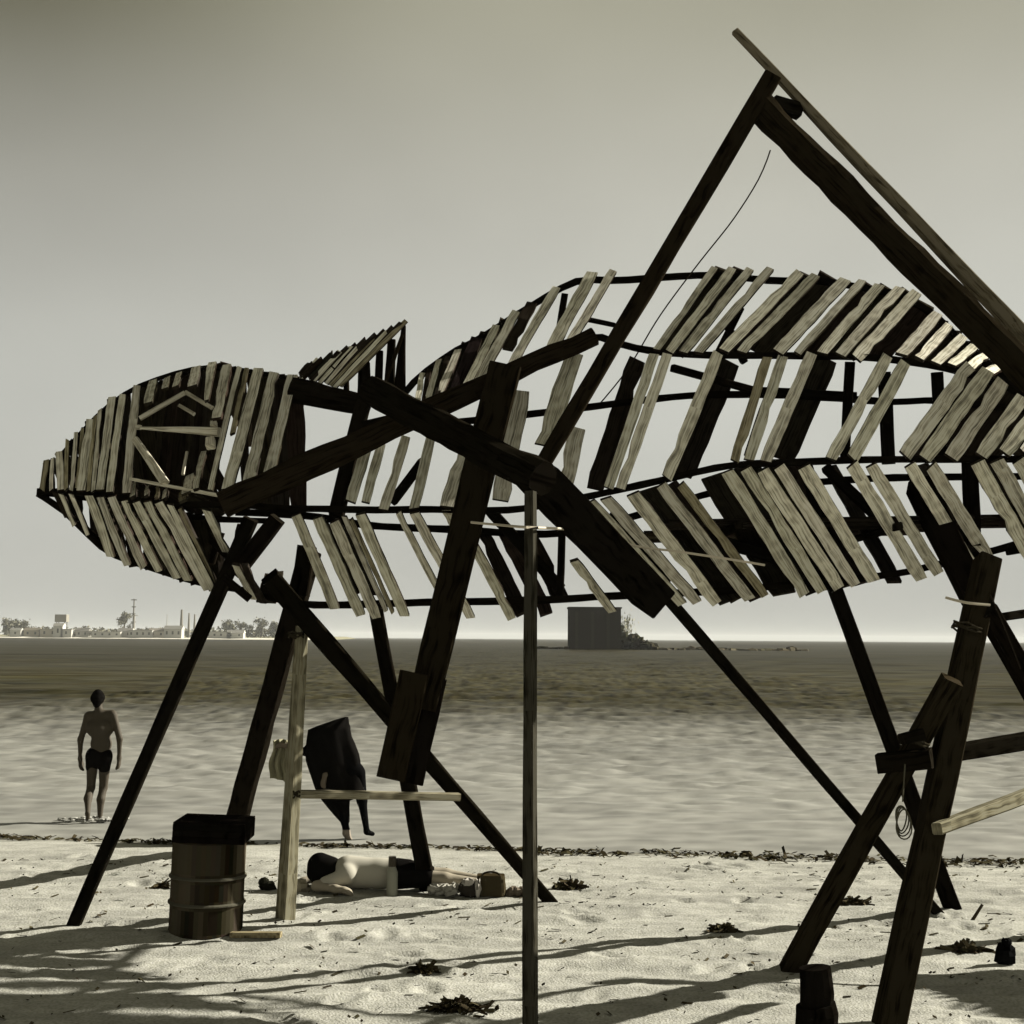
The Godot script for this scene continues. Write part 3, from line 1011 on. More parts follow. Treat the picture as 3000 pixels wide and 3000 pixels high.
	slat(-3.168,3.374,-11.614, -3.026,2.863,-11.312, 0.116, 0.116, 9, 4)
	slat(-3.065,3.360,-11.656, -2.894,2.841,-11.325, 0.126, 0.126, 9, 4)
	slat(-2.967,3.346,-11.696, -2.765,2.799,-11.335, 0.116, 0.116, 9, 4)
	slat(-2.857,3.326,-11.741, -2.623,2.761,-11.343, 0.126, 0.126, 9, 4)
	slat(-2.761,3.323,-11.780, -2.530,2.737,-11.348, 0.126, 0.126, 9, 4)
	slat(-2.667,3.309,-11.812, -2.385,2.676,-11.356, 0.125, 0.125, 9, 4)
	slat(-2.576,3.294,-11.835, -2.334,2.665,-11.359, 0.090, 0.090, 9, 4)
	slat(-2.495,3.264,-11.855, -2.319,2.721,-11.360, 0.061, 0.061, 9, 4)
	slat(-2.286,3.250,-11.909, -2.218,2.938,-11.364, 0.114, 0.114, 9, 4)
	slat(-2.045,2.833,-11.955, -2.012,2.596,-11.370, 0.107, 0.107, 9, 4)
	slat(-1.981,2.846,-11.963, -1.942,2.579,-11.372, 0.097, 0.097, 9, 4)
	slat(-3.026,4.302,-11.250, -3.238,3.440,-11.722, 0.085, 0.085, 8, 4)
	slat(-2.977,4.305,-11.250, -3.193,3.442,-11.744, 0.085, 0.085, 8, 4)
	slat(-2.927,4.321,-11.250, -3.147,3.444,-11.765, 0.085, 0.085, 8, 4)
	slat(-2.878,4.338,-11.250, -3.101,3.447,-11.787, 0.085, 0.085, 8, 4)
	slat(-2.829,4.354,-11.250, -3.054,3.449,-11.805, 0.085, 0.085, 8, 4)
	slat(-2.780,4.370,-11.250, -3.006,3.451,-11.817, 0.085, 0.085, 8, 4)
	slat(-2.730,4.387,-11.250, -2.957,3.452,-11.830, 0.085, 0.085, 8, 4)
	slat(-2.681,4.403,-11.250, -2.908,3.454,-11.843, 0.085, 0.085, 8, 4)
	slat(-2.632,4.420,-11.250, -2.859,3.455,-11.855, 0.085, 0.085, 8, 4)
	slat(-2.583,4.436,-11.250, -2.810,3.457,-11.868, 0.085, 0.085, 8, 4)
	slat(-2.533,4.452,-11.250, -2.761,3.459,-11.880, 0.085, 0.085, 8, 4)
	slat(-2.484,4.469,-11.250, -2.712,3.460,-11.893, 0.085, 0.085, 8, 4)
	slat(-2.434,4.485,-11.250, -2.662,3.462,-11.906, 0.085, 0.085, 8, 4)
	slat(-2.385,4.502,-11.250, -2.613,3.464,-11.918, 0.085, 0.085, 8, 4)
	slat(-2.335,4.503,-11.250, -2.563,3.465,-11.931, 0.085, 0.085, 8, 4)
	# upper slats of the body, from ridge to chine
	slat(-0.725,4.407,-11.164, -0.726,4.080,-10.603, 0.046, 0.046, 0, 0)
	slat(-0.675,4.442,-11.164, -0.681,4.056,-10.601, 0.039, 0.039, 0, 3)
	slat(-0.595,4.520,-11.163, -0.664,4.039,-10.600, 0.050, 0.050, 0, 0)
	slat(-0.531,4.547,-11.163, -0.597,4.056,-10.596, 0.043, 0.043, 0, 3)
	slat(-0.443,4.599,-11.163, -0.609,4.031,-10.597, 0.060, 0.060, 0, 0)
	slat(-0.294,4.704,-11.162, -0.452,4.137,-10.589, 0.097, 0.097, 0, 3)
	slat(-0.141,4.792,-11.162, -0.400,4.112,-10.586, 0.064, 0.064, 0, 0)
	slat(0.021,4.915,-11.162, -0.303,4.153,-10.581, 0.074, 0.074, 0, 0)
	slat(0.149,4.994,-11.161, -0.043,4.496,-10.568, 0.092, 0.092, 0, 3)
	slat(0.345,5.123,-11.161, -0.010,4.373,-10.566, 0.071, 0.071, 0, 0)
	slat(0.636,5.242,-11.160, 0.272,4.455,-10.558, 0.097, 0.097, 0, 0)
	slat(0.799,5.255,-11.160, 0.433,4.545,-10.553, 0.071, 0.071, 0, 0)
	slat(1.616,5.281,-11.159, 1.086,4.479,-10.533, 0.057, 0.057, 0, 0)
	slat(1.765,5.282,-11.159, 1.190,4.476,-10.530, 0.076, 0.076, 0, 0)
	slat(1.914,5.283,-11.160, 1.285,4.461,-10.527, 0.076, 0.076, 0, 0)
	slat(2.072,5.285,-11.160, 1.402,4.463,-10.528, 0.073, 0.073, 0, 0)
	slat(2.313,5.258,-11.160, 1.591,4.473,-10.530, 0.088, 0.088, 0, 0)
	slat(2.443,5.240,-11.160, 1.731,4.469,-10.531, 0.088, 0.088, 0, 0)
	slat(2.674,5.194,-11.160, 2.014,4.472,-10.534, 0.103, 0.103, 0, 0)
	slat(2.814,5.186,-11.160, 2.154,4.461,-10.536, 0.069, 0.069, 0, 0)
	slat(2.953,5.159,-11.161, 2.346,4.471,-10.538, 0.088, 0.088, 0, 0)
	slat(3.120,5.136,-11.162, 2.483,4.459,-10.539, 0.096, 0.096, 0, 0)
	slat(3.249,5.099,-11.162, 2.605,4.430,-10.541, 0.103, 0.103, 0, 0)
	slat(3.422,4.927,-11.163, 2.956,4.467,-10.566, 0.096, 0.096, 0, 0)
	slat(3.513,4.833,-11.163, 3.086,4.435,-10.575, 0.084, 0.084, 0, 0)
	slat(3.622,4.740,-11.164, 3.220,4.407,-10.584, 0.084, 0.084, 0, 0)
	slat(3.713,4.666,-11.164, 3.339,4.392,-10.593, 0.077, 0.077, 0, 0)
	slat(3.804,4.591,-11.164, 3.461,4.359,-10.601, 0.077, 0.077, 0, 0)
	slat(3.922,4.499,-11.165, 3.585,4.317,-10.610, 0.084, 0.084, 0, 0)
	# dark boards of the far flank
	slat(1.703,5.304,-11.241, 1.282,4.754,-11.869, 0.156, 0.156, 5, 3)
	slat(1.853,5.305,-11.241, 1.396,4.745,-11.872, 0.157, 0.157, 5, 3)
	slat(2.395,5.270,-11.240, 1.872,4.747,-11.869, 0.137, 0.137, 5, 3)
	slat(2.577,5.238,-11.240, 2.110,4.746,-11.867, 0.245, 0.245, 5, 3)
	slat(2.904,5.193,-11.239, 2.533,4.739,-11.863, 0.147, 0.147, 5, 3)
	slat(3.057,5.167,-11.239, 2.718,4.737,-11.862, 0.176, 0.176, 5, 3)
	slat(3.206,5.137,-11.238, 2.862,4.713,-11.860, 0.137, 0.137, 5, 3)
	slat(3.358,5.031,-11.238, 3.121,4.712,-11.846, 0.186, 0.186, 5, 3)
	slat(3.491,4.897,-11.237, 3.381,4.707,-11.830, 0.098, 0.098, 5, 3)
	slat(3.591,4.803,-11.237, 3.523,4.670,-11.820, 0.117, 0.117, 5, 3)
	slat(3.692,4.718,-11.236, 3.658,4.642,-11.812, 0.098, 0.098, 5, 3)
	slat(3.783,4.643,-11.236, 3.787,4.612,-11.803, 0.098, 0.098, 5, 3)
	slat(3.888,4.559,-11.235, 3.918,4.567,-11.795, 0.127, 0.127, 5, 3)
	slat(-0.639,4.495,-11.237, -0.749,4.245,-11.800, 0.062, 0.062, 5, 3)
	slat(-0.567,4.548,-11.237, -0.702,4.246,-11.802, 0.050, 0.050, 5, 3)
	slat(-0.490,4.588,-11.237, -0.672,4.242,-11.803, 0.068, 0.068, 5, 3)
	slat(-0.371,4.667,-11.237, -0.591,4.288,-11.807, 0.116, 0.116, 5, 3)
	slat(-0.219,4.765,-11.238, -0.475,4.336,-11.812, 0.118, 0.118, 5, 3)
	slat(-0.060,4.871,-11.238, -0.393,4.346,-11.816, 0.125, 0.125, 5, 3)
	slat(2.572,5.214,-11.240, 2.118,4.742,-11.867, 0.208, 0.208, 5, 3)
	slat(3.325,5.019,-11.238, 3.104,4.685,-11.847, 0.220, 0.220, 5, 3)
	# middle slats of the body, from chine to flank stringer
	slat(-1.101,3.764,-10.622, -1.194,3.282,-10.335, 0.085, 0.085, 1, 0)
	slat(-0.998,3.764,-10.617, -1.084,3.287,-10.326, 0.071, 0.071, 1, 0)
	slat(-0.810,3.819,-10.607, -0.952,3.222,-10.316, 0.074, 0.074, 1, 0)
	slat(-0.621,3.819,-10.598, -0.719,3.245,-10.297, 0.077, 0.077, 1, 0)
	slat(0.066,4.162,-10.564, -0.086,3.301,-10.247, 0.136, 0.136, 1, 0)
	slat(0.469,4.462,-10.552, 0.222,3.699,-10.229, 0.142, 0.142, 1, 0)
	slat(0.497,3.888,-10.551, 0.361,3.332,-10.223, 0.125, 0.125, 1, 0)
	slat(-0.361,3.717,-10.585, -0.481,3.251,-10.278, 0.115, 0.115, 1, 0)
	slat(1.068,4.452,-10.534, 0.698,3.380,-10.206, 0.080, 0.080, 1, 0)
	slat(1.169,4.453,-10.530, 0.785,3.381,-10.202, 0.080, 0.080, 1, 0)
	slat(1.553,4.455,-10.530, 1.123,3.465,-10.186, 0.091, 0.091, 1, 0)
	slat(1.926,4.432,-10.533, 1.621,3.599,-10.186, 0.077, 0.077, 1, 1)
	slat(2.049,4.442,-10.535, 1.722,3.600,-10.188, 0.084, 0.084, 1, 0)
	slat(2.264,4.462,-10.537, 1.845,3.601,-10.190, 0.091, 0.091, 1, 0)
	slat(2.846,4.453,-10.558, 2.325,3.622,-10.197, 0.092, 0.092, 1, 0)
	slat(2.988,4.420,-10.568, 2.480,3.624,-10.200, 0.099, 0.099, 1, 0)
	slat(3.488,4.395,-10.603, 2.874,3.649,-10.242, 0.110, 0.110, 1, 0)
	slat(3.632,4.371,-10.613, 3.031,3.640,-10.259, 0.118, 0.118, 1, 0)
	slat(3.746,4.285,-10.621, 3.223,3.644,-10.279, 0.118, 0.118, 1, 0)
	slat(3.896,4.163,-10.632, 3.451,3.658,-10.304, 0.111, 0.111, 1, 0)
	slat(4.035,4.097,-10.654, 3.628,3.679,-10.323, 0.111, 0.111, 1, 0)
	slat(4.184,4.049,-10.680, 3.787,3.691,-10.340, 0.115, 0.115, 1, 0)
	slat(4.353,4.001,-10.709, 3.976,3.707,-10.388, 0.112, 0.112, 1, 0)
	slat(1.065,4.693,-11.863, 0.717,3.599,-12.189, 0.166, 0.166, 6, 3)
	slat(1.862,4.680,-11.869, 1.482,3.719,-12.220, 0.197, 0.197, 6, 3)
	slat(2.686,4.705,-11.862, 2.371,3.876,-12.208, 0.197, 0.197, 6, 3)
	slat(2.288,4.673,-11.866, 2.057,3.892,-12.212, 0.076, 0.076, 6, 3)
	slat(3.957,4.616,-11.792, 3.500,3.894,-12.150, 0.162, 0.162, 6, 3)
	slat(4.094,4.551,-11.783, 3.694,3.886,-12.131, 0.132, 0.132, 6, 3)
	slat(4.234,4.432,-11.774, 3.926,3.890,-12.108, 0.172, 0.172, 6, 3)
	slat(4.381,4.322,-11.758, 4.148,3.903,-12.087, 0.151, 0.151, 6, 3)
	slat(4.520,4.250,-11.733, 4.331,3.917,-12.069, 0.161, 0.161, 6, 3)
	slat(4.672,4.188,-11.706, 4.508,3.924,-12.037, 0.181, 0.181, 6, 3)
	# lower slats of the body, from flank stringer to keel
	slat(-1.598,3.207,-10.385, -1.375,2.527,-11.012, 0.081, 0.081, 2, 0)
	slat(-1.437,3.180,-10.364, -1.175,2.479,-11.008, 0.084, 0.084, 2, 0)
	slat(-1.315,3.164,-10.348, -1.048,2.463,-11.006, 0.087, 0.087, 2, 0)
	slat(-1.236,3.190,-10.338, -0.977,2.513,-11.005, 0.039, 0.039, 2, 0)
	slat(-1.183,3.169,-10.334, -0.927,2.508,-11.004, 0.035, 0.035, 2, 1)
	slat(-1.115,3.211,-10.329, -0.827,2.476,-11.003, 0.081, 0.081, 2, 0)
	slat(-0.833,3.225,-10.306, -0.535,2.617,-10.998, 0.052, 0.052, 2, 0)
	slat(-0.723,3.233,-10.298, -0.315,2.470,-10.994, 0.073, 0.073, 2, 0)
	slat(-0.484,3.249,-10.279, -0.441,3.165,-10.996, 0.078, 0.078, 2, 0)
	slat(-0.279,2.984,-10.262, 0.004,2.464,-10.989, 0.078, 0.078, 2, 0)
	slat(0.448,2.878,-10.218, 0.788,2.519,-10.981, 0.072, 0.072, 2, 0)
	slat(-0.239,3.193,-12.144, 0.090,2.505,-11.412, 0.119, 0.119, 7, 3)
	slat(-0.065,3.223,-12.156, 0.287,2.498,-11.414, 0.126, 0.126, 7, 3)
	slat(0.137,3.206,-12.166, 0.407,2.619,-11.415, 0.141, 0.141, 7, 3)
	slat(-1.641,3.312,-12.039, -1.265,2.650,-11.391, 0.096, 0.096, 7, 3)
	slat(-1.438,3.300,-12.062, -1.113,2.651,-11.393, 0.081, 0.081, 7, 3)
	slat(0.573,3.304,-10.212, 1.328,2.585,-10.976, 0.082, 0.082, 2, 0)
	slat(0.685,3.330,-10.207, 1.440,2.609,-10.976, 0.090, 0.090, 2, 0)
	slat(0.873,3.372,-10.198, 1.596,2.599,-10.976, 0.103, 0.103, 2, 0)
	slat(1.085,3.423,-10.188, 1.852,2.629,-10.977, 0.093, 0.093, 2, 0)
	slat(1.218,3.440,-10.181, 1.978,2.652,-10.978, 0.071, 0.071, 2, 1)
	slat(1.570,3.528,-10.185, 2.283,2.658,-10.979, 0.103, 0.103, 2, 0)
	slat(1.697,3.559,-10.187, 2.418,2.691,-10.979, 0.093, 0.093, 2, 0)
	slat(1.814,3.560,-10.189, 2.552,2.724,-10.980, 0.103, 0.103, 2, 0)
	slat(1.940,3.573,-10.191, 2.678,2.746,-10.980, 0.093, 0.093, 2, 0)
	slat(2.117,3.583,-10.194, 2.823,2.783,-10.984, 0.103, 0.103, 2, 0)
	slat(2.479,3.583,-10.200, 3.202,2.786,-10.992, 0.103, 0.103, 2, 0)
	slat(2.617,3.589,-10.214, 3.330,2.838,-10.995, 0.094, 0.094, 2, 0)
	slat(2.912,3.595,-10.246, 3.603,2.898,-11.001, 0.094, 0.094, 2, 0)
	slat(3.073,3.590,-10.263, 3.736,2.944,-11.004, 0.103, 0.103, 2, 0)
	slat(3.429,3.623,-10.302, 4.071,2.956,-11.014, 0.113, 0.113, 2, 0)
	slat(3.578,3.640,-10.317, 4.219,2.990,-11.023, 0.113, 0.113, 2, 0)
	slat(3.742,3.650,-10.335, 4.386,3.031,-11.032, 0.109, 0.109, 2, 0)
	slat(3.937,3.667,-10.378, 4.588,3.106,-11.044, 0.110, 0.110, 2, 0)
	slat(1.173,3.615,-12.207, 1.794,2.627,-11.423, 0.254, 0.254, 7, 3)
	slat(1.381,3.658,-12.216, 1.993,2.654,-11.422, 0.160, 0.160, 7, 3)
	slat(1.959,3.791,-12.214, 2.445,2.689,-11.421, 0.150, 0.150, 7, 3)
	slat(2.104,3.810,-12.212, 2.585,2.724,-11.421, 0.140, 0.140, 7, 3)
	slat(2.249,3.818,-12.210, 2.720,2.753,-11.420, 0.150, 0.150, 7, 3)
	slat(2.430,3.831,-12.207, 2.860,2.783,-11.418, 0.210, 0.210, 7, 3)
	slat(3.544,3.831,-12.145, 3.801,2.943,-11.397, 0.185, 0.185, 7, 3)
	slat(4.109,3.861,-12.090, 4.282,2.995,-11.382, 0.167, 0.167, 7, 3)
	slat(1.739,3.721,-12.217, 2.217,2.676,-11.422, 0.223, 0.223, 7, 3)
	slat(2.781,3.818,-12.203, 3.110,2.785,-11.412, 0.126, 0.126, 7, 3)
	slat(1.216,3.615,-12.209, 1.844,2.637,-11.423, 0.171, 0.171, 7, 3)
	# slats of the tail stalk and tail fin beyond the picture's edge
	# battens that carry the slats, and struts between them
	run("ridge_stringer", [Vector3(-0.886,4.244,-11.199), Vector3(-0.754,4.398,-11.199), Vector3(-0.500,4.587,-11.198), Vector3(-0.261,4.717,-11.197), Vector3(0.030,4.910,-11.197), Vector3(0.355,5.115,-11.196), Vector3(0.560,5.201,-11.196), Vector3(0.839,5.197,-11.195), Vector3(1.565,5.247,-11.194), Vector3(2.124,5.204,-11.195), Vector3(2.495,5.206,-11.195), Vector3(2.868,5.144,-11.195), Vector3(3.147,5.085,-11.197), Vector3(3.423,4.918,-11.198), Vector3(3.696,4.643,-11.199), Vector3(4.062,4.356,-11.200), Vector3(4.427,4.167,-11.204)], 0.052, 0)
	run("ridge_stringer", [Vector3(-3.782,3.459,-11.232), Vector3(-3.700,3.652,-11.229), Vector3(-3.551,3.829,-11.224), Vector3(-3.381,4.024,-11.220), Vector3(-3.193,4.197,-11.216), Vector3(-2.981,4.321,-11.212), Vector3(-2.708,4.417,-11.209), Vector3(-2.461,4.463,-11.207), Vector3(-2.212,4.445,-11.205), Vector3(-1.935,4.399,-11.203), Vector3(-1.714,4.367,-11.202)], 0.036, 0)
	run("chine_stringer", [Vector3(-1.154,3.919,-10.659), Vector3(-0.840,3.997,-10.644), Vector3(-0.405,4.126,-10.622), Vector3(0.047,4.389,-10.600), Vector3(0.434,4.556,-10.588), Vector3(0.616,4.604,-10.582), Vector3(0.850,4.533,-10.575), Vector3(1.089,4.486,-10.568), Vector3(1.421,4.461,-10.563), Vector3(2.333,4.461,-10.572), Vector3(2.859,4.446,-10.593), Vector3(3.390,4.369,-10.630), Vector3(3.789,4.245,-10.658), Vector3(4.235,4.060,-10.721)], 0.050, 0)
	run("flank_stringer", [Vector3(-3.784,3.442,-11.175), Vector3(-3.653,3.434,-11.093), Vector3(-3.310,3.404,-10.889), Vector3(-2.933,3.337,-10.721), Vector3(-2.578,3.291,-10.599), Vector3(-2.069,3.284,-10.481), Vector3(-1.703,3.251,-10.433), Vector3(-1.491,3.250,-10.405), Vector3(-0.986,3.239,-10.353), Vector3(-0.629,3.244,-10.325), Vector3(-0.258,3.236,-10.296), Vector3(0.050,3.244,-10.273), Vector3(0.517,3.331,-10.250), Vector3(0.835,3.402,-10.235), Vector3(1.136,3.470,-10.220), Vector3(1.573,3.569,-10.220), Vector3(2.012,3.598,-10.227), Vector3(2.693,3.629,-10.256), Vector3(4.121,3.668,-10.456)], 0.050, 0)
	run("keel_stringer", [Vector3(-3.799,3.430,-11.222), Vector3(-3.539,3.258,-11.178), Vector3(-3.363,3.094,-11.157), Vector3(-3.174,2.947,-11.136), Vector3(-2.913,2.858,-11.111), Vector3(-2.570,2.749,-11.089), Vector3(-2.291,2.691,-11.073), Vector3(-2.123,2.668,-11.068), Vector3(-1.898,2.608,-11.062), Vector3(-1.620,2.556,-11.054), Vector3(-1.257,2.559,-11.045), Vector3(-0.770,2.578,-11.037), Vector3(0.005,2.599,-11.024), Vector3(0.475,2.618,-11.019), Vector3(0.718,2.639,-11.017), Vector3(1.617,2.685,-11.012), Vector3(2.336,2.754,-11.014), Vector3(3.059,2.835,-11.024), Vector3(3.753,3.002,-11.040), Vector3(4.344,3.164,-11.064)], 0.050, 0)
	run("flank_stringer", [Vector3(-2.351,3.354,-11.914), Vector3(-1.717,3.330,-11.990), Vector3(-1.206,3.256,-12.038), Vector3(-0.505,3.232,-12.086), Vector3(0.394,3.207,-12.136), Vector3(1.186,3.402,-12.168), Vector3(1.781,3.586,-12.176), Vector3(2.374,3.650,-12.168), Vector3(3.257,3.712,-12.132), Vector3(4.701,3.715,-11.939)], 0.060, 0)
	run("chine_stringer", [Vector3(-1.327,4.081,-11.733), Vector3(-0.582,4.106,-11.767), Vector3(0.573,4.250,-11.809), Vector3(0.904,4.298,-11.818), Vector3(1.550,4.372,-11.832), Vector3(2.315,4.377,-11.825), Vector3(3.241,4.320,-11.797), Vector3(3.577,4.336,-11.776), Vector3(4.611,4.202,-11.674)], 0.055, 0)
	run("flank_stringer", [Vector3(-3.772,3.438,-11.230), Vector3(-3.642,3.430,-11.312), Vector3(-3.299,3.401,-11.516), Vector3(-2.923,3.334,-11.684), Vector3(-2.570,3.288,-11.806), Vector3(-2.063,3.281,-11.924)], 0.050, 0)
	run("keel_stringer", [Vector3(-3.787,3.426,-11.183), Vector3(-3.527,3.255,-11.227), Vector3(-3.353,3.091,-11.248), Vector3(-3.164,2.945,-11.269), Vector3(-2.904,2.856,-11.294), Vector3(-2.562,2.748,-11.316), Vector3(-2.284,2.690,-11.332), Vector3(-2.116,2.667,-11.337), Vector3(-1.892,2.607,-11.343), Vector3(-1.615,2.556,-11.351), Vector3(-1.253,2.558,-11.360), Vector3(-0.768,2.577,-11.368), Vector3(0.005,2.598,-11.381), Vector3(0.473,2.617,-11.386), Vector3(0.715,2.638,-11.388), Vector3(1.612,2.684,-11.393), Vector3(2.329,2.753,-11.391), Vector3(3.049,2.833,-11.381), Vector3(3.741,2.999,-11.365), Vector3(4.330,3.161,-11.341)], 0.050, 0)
	beam("rib", Vector3(-1.153,4.105,-10.750), Vector3(-1.317,3.209,-10.500), 0.113, 0.113, 0, 0)
	beam("rib", Vector3(-0.724,3.718,-11.300), Vector3(-0.982,3.411,-11.500), 0.077, 0.077, 0, 0)
	beam("rib", Vector3(2.841,4.644,-11.700), Vector3(2.833,3.828,-11.900), 0.074, 0.074, 0, 0)
	beam("rib", Vector3(3.074,4.520,-11.500), Vector3(3.127,3.764,-11.600), 0.095, 0.095, 0, 0)
	beam("rib", Vector3(3.542,4.542,-11.600), Vector3(3.601,3.809,-11.700), 0.085, 0.085, 0, 0)
	beam("rib", Vector3(1.309,4.525,-11.400), Vector3(2.053,4.411,-11.800), 0.062, 0.062, 0, 0)
	beam("rib", Vector3(2.053,4.411,-11.800), Vector3(2.935,4.388,-11.900), 0.063, 0.063, 0, 0)
	beam("rib", Vector3(1.841,4.986,-11.200), Vector3(1.646,4.576,-11.400), 0.060, 0.060, 0, 0)
	beam("rib", Vector3(1.729,4.845,-11.200), Vector3(1.898,4.578,-11.400), 0.060, 0.060, 0, 0)
	beam("rib", Vector3(0.418,5.101,-11.250), Vector3(0.379,4.829,-11.300), 0.055, 0.055, 0, 0)
	beam("rib", Vector3(0.630,4.945,-11.500), Vector3(0.847,4.923,-11.600), 0.039, 0.039, 0, 0)
	beam("rib", Vector3(0.402,3.346,-11.000), Vector3(0.381,2.599,-11.100), 0.059, 0.059, 0, 0)
	beam("rib", Vector3(2.435,3.759,-11.600), Vector3(2.583,2.949,-11.300), 0.094, 0.094, 0, 0)
	beam("rib", Vector3(2.672,3.769,-11.900), Vector3(3.135,3.188,-11.500), 0.085, 0.085, 0, 0)
	beam("rib", Vector3(1.751,3.101,-11.600), Vector3(2.238,2.957,-11.500), 0.095, 0.095, 0, 0)
	beam("rib", Vector3(0.855,3.358,-11.700), Vector3(1.276,2.779,-11.400), 0.084, 0.084, 0, 0)
	beam("rib", Vector3(-0.171,3.351,-11.700), Vector3(0.388,2.713,-11.300), 0.095, 0.095, 0, 0)
	beam("rib", Vector3(3.568,3.707,-10.900), Vector3(3.580,3.040,-10.900), 0.106, 0.106, 0, 0)
	beam("rib", Vector3(4.028,3.354,-11.400), Vector3(4.503,3.441,-11.400), 0.083, 0.083, 0, 0)
	beam("rib", Vector3(3.915,3.028,-11.100), Vector3(4.376,3.113,-11.100), 0.092, 0.092, 0, 0)
	beam("rib", Vector3(-2.352,3.057,-11.000), Vector3(-2.160,2.871,-11.000), 0.064, 0.064, 0, 0)
	beam("rib", Vector3(-2.369,2.875,-11.100), Vector3(-2.294,3.119,-11.100), 0.054, 0.054, 0, 0)
	beam("rib", Vector3(-1.646,3.028,-11.300), Vector3(-1.693,2.630,-11.300), 0.137, 0.137, 0, 0)
	beam("spine", Vector3(-1.757,4.265,-11.100), Vector3(-1.139,4.126,-11.000), 0.219, 0.160, 1, 0)
	# heavy timbers, legs, rails and the pectoral fin
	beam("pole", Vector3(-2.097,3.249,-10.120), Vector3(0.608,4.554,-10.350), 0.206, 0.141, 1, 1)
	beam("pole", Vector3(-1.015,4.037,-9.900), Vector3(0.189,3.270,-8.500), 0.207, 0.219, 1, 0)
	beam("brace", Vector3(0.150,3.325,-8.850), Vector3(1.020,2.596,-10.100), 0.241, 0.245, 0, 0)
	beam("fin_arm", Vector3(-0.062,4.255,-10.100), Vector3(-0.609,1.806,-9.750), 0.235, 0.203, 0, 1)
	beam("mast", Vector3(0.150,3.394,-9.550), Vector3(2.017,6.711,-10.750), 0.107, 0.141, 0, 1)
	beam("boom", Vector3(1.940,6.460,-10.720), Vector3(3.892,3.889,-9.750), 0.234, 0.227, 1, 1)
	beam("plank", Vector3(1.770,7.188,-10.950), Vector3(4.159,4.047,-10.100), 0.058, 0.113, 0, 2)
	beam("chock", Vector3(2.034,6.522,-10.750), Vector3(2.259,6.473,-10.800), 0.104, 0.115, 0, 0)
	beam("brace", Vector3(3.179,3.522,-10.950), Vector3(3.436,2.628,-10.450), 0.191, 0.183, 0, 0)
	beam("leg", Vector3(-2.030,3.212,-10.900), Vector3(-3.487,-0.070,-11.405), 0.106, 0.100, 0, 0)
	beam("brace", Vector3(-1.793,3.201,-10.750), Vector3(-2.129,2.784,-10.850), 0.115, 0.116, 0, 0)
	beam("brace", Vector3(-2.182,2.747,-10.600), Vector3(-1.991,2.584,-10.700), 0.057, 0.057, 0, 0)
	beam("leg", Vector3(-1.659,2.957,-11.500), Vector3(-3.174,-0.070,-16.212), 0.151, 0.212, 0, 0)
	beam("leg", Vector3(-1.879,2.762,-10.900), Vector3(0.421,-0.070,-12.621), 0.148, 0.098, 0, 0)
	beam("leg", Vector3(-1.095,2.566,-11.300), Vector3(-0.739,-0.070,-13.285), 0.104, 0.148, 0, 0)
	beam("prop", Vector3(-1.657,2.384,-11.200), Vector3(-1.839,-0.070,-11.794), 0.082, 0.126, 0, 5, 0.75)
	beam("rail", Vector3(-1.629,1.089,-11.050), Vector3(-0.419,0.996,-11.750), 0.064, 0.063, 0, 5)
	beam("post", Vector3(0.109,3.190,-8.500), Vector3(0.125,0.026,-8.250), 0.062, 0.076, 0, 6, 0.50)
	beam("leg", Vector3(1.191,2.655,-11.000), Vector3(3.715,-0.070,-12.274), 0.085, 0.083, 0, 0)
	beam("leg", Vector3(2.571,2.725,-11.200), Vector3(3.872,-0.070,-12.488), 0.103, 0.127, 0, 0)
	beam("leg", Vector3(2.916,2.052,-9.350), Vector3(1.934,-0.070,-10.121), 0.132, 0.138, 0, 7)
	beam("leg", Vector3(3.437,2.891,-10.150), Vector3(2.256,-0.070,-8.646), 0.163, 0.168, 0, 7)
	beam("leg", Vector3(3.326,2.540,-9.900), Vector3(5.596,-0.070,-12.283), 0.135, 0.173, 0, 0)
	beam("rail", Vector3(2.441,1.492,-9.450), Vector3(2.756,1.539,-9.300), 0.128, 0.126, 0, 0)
	beam("rail", Vector3(2.724,1.522,-9.500), Vector3(4.189,1.621,-10.600), 0.106, 0.123, 0, 0)
	beam("rail", Vector3(2.720,1.113,-9.100), Vector3(3.972,1.307,-10.200), 0.075, 0.094, 0, 5)
	beam("rail", Vector3(3.394,2.465,-10.000), Vector3(4.243,2.571,-10.800), 0.058, 0.068, 0, 0)
	beam("cleat", Vector3(2.543,1.666,-9.250), Vector3(2.692,1.697,-9.300), 0.067, 0.077, 0, 0)
	beam("fin_board", Vector3(-0.658,2.065,-9.620), Vector3(-0.805,1.350,-9.620), 0.196, 0.196, 2, 1)
	beam("fin_board", Vector3(-0.507,2.029,-9.720), Vector3(-0.664,1.311,-9.720), 0.137, 0.137, 2, 0)
	# dorsal fin
	var fin := Node3D.new()
	fin.name = "dorsal_fin"
	fish.add_child(fin)
	slat(-1.556,4.503,-11.070, -1.688,4.349,-11.100, 0.045, 0.045, 1, 0, fin)
	slat(-1.441,4.558,-11.070, -1.609,4.333,-11.100, 0.030, 0.030, 1, 3, fin)
	slat(-1.382,4.570,-11.070, -1.603,4.327,-11.100, 0.047, 0.047, 1, 0, fin)
	slat(-1.290,4.611,-11.070, -1.549,4.310,-11.100, 0.035, 0.035, 1, 0, fin)
	slat(-1.239,4.602,-11.070, -1.495,4.305,-11.100, 0.033, 0.033, 1, 0, fin)
	slat(-1.111,4.681,-11.070, -1.458,4.297,-11.100, 0.032, 0.032, 1, 1, fin)
	slat(-1.007,4.733,-11.070, -1.413,4.294,-11.100, 0.035, 0.035, 1, 0, fin)
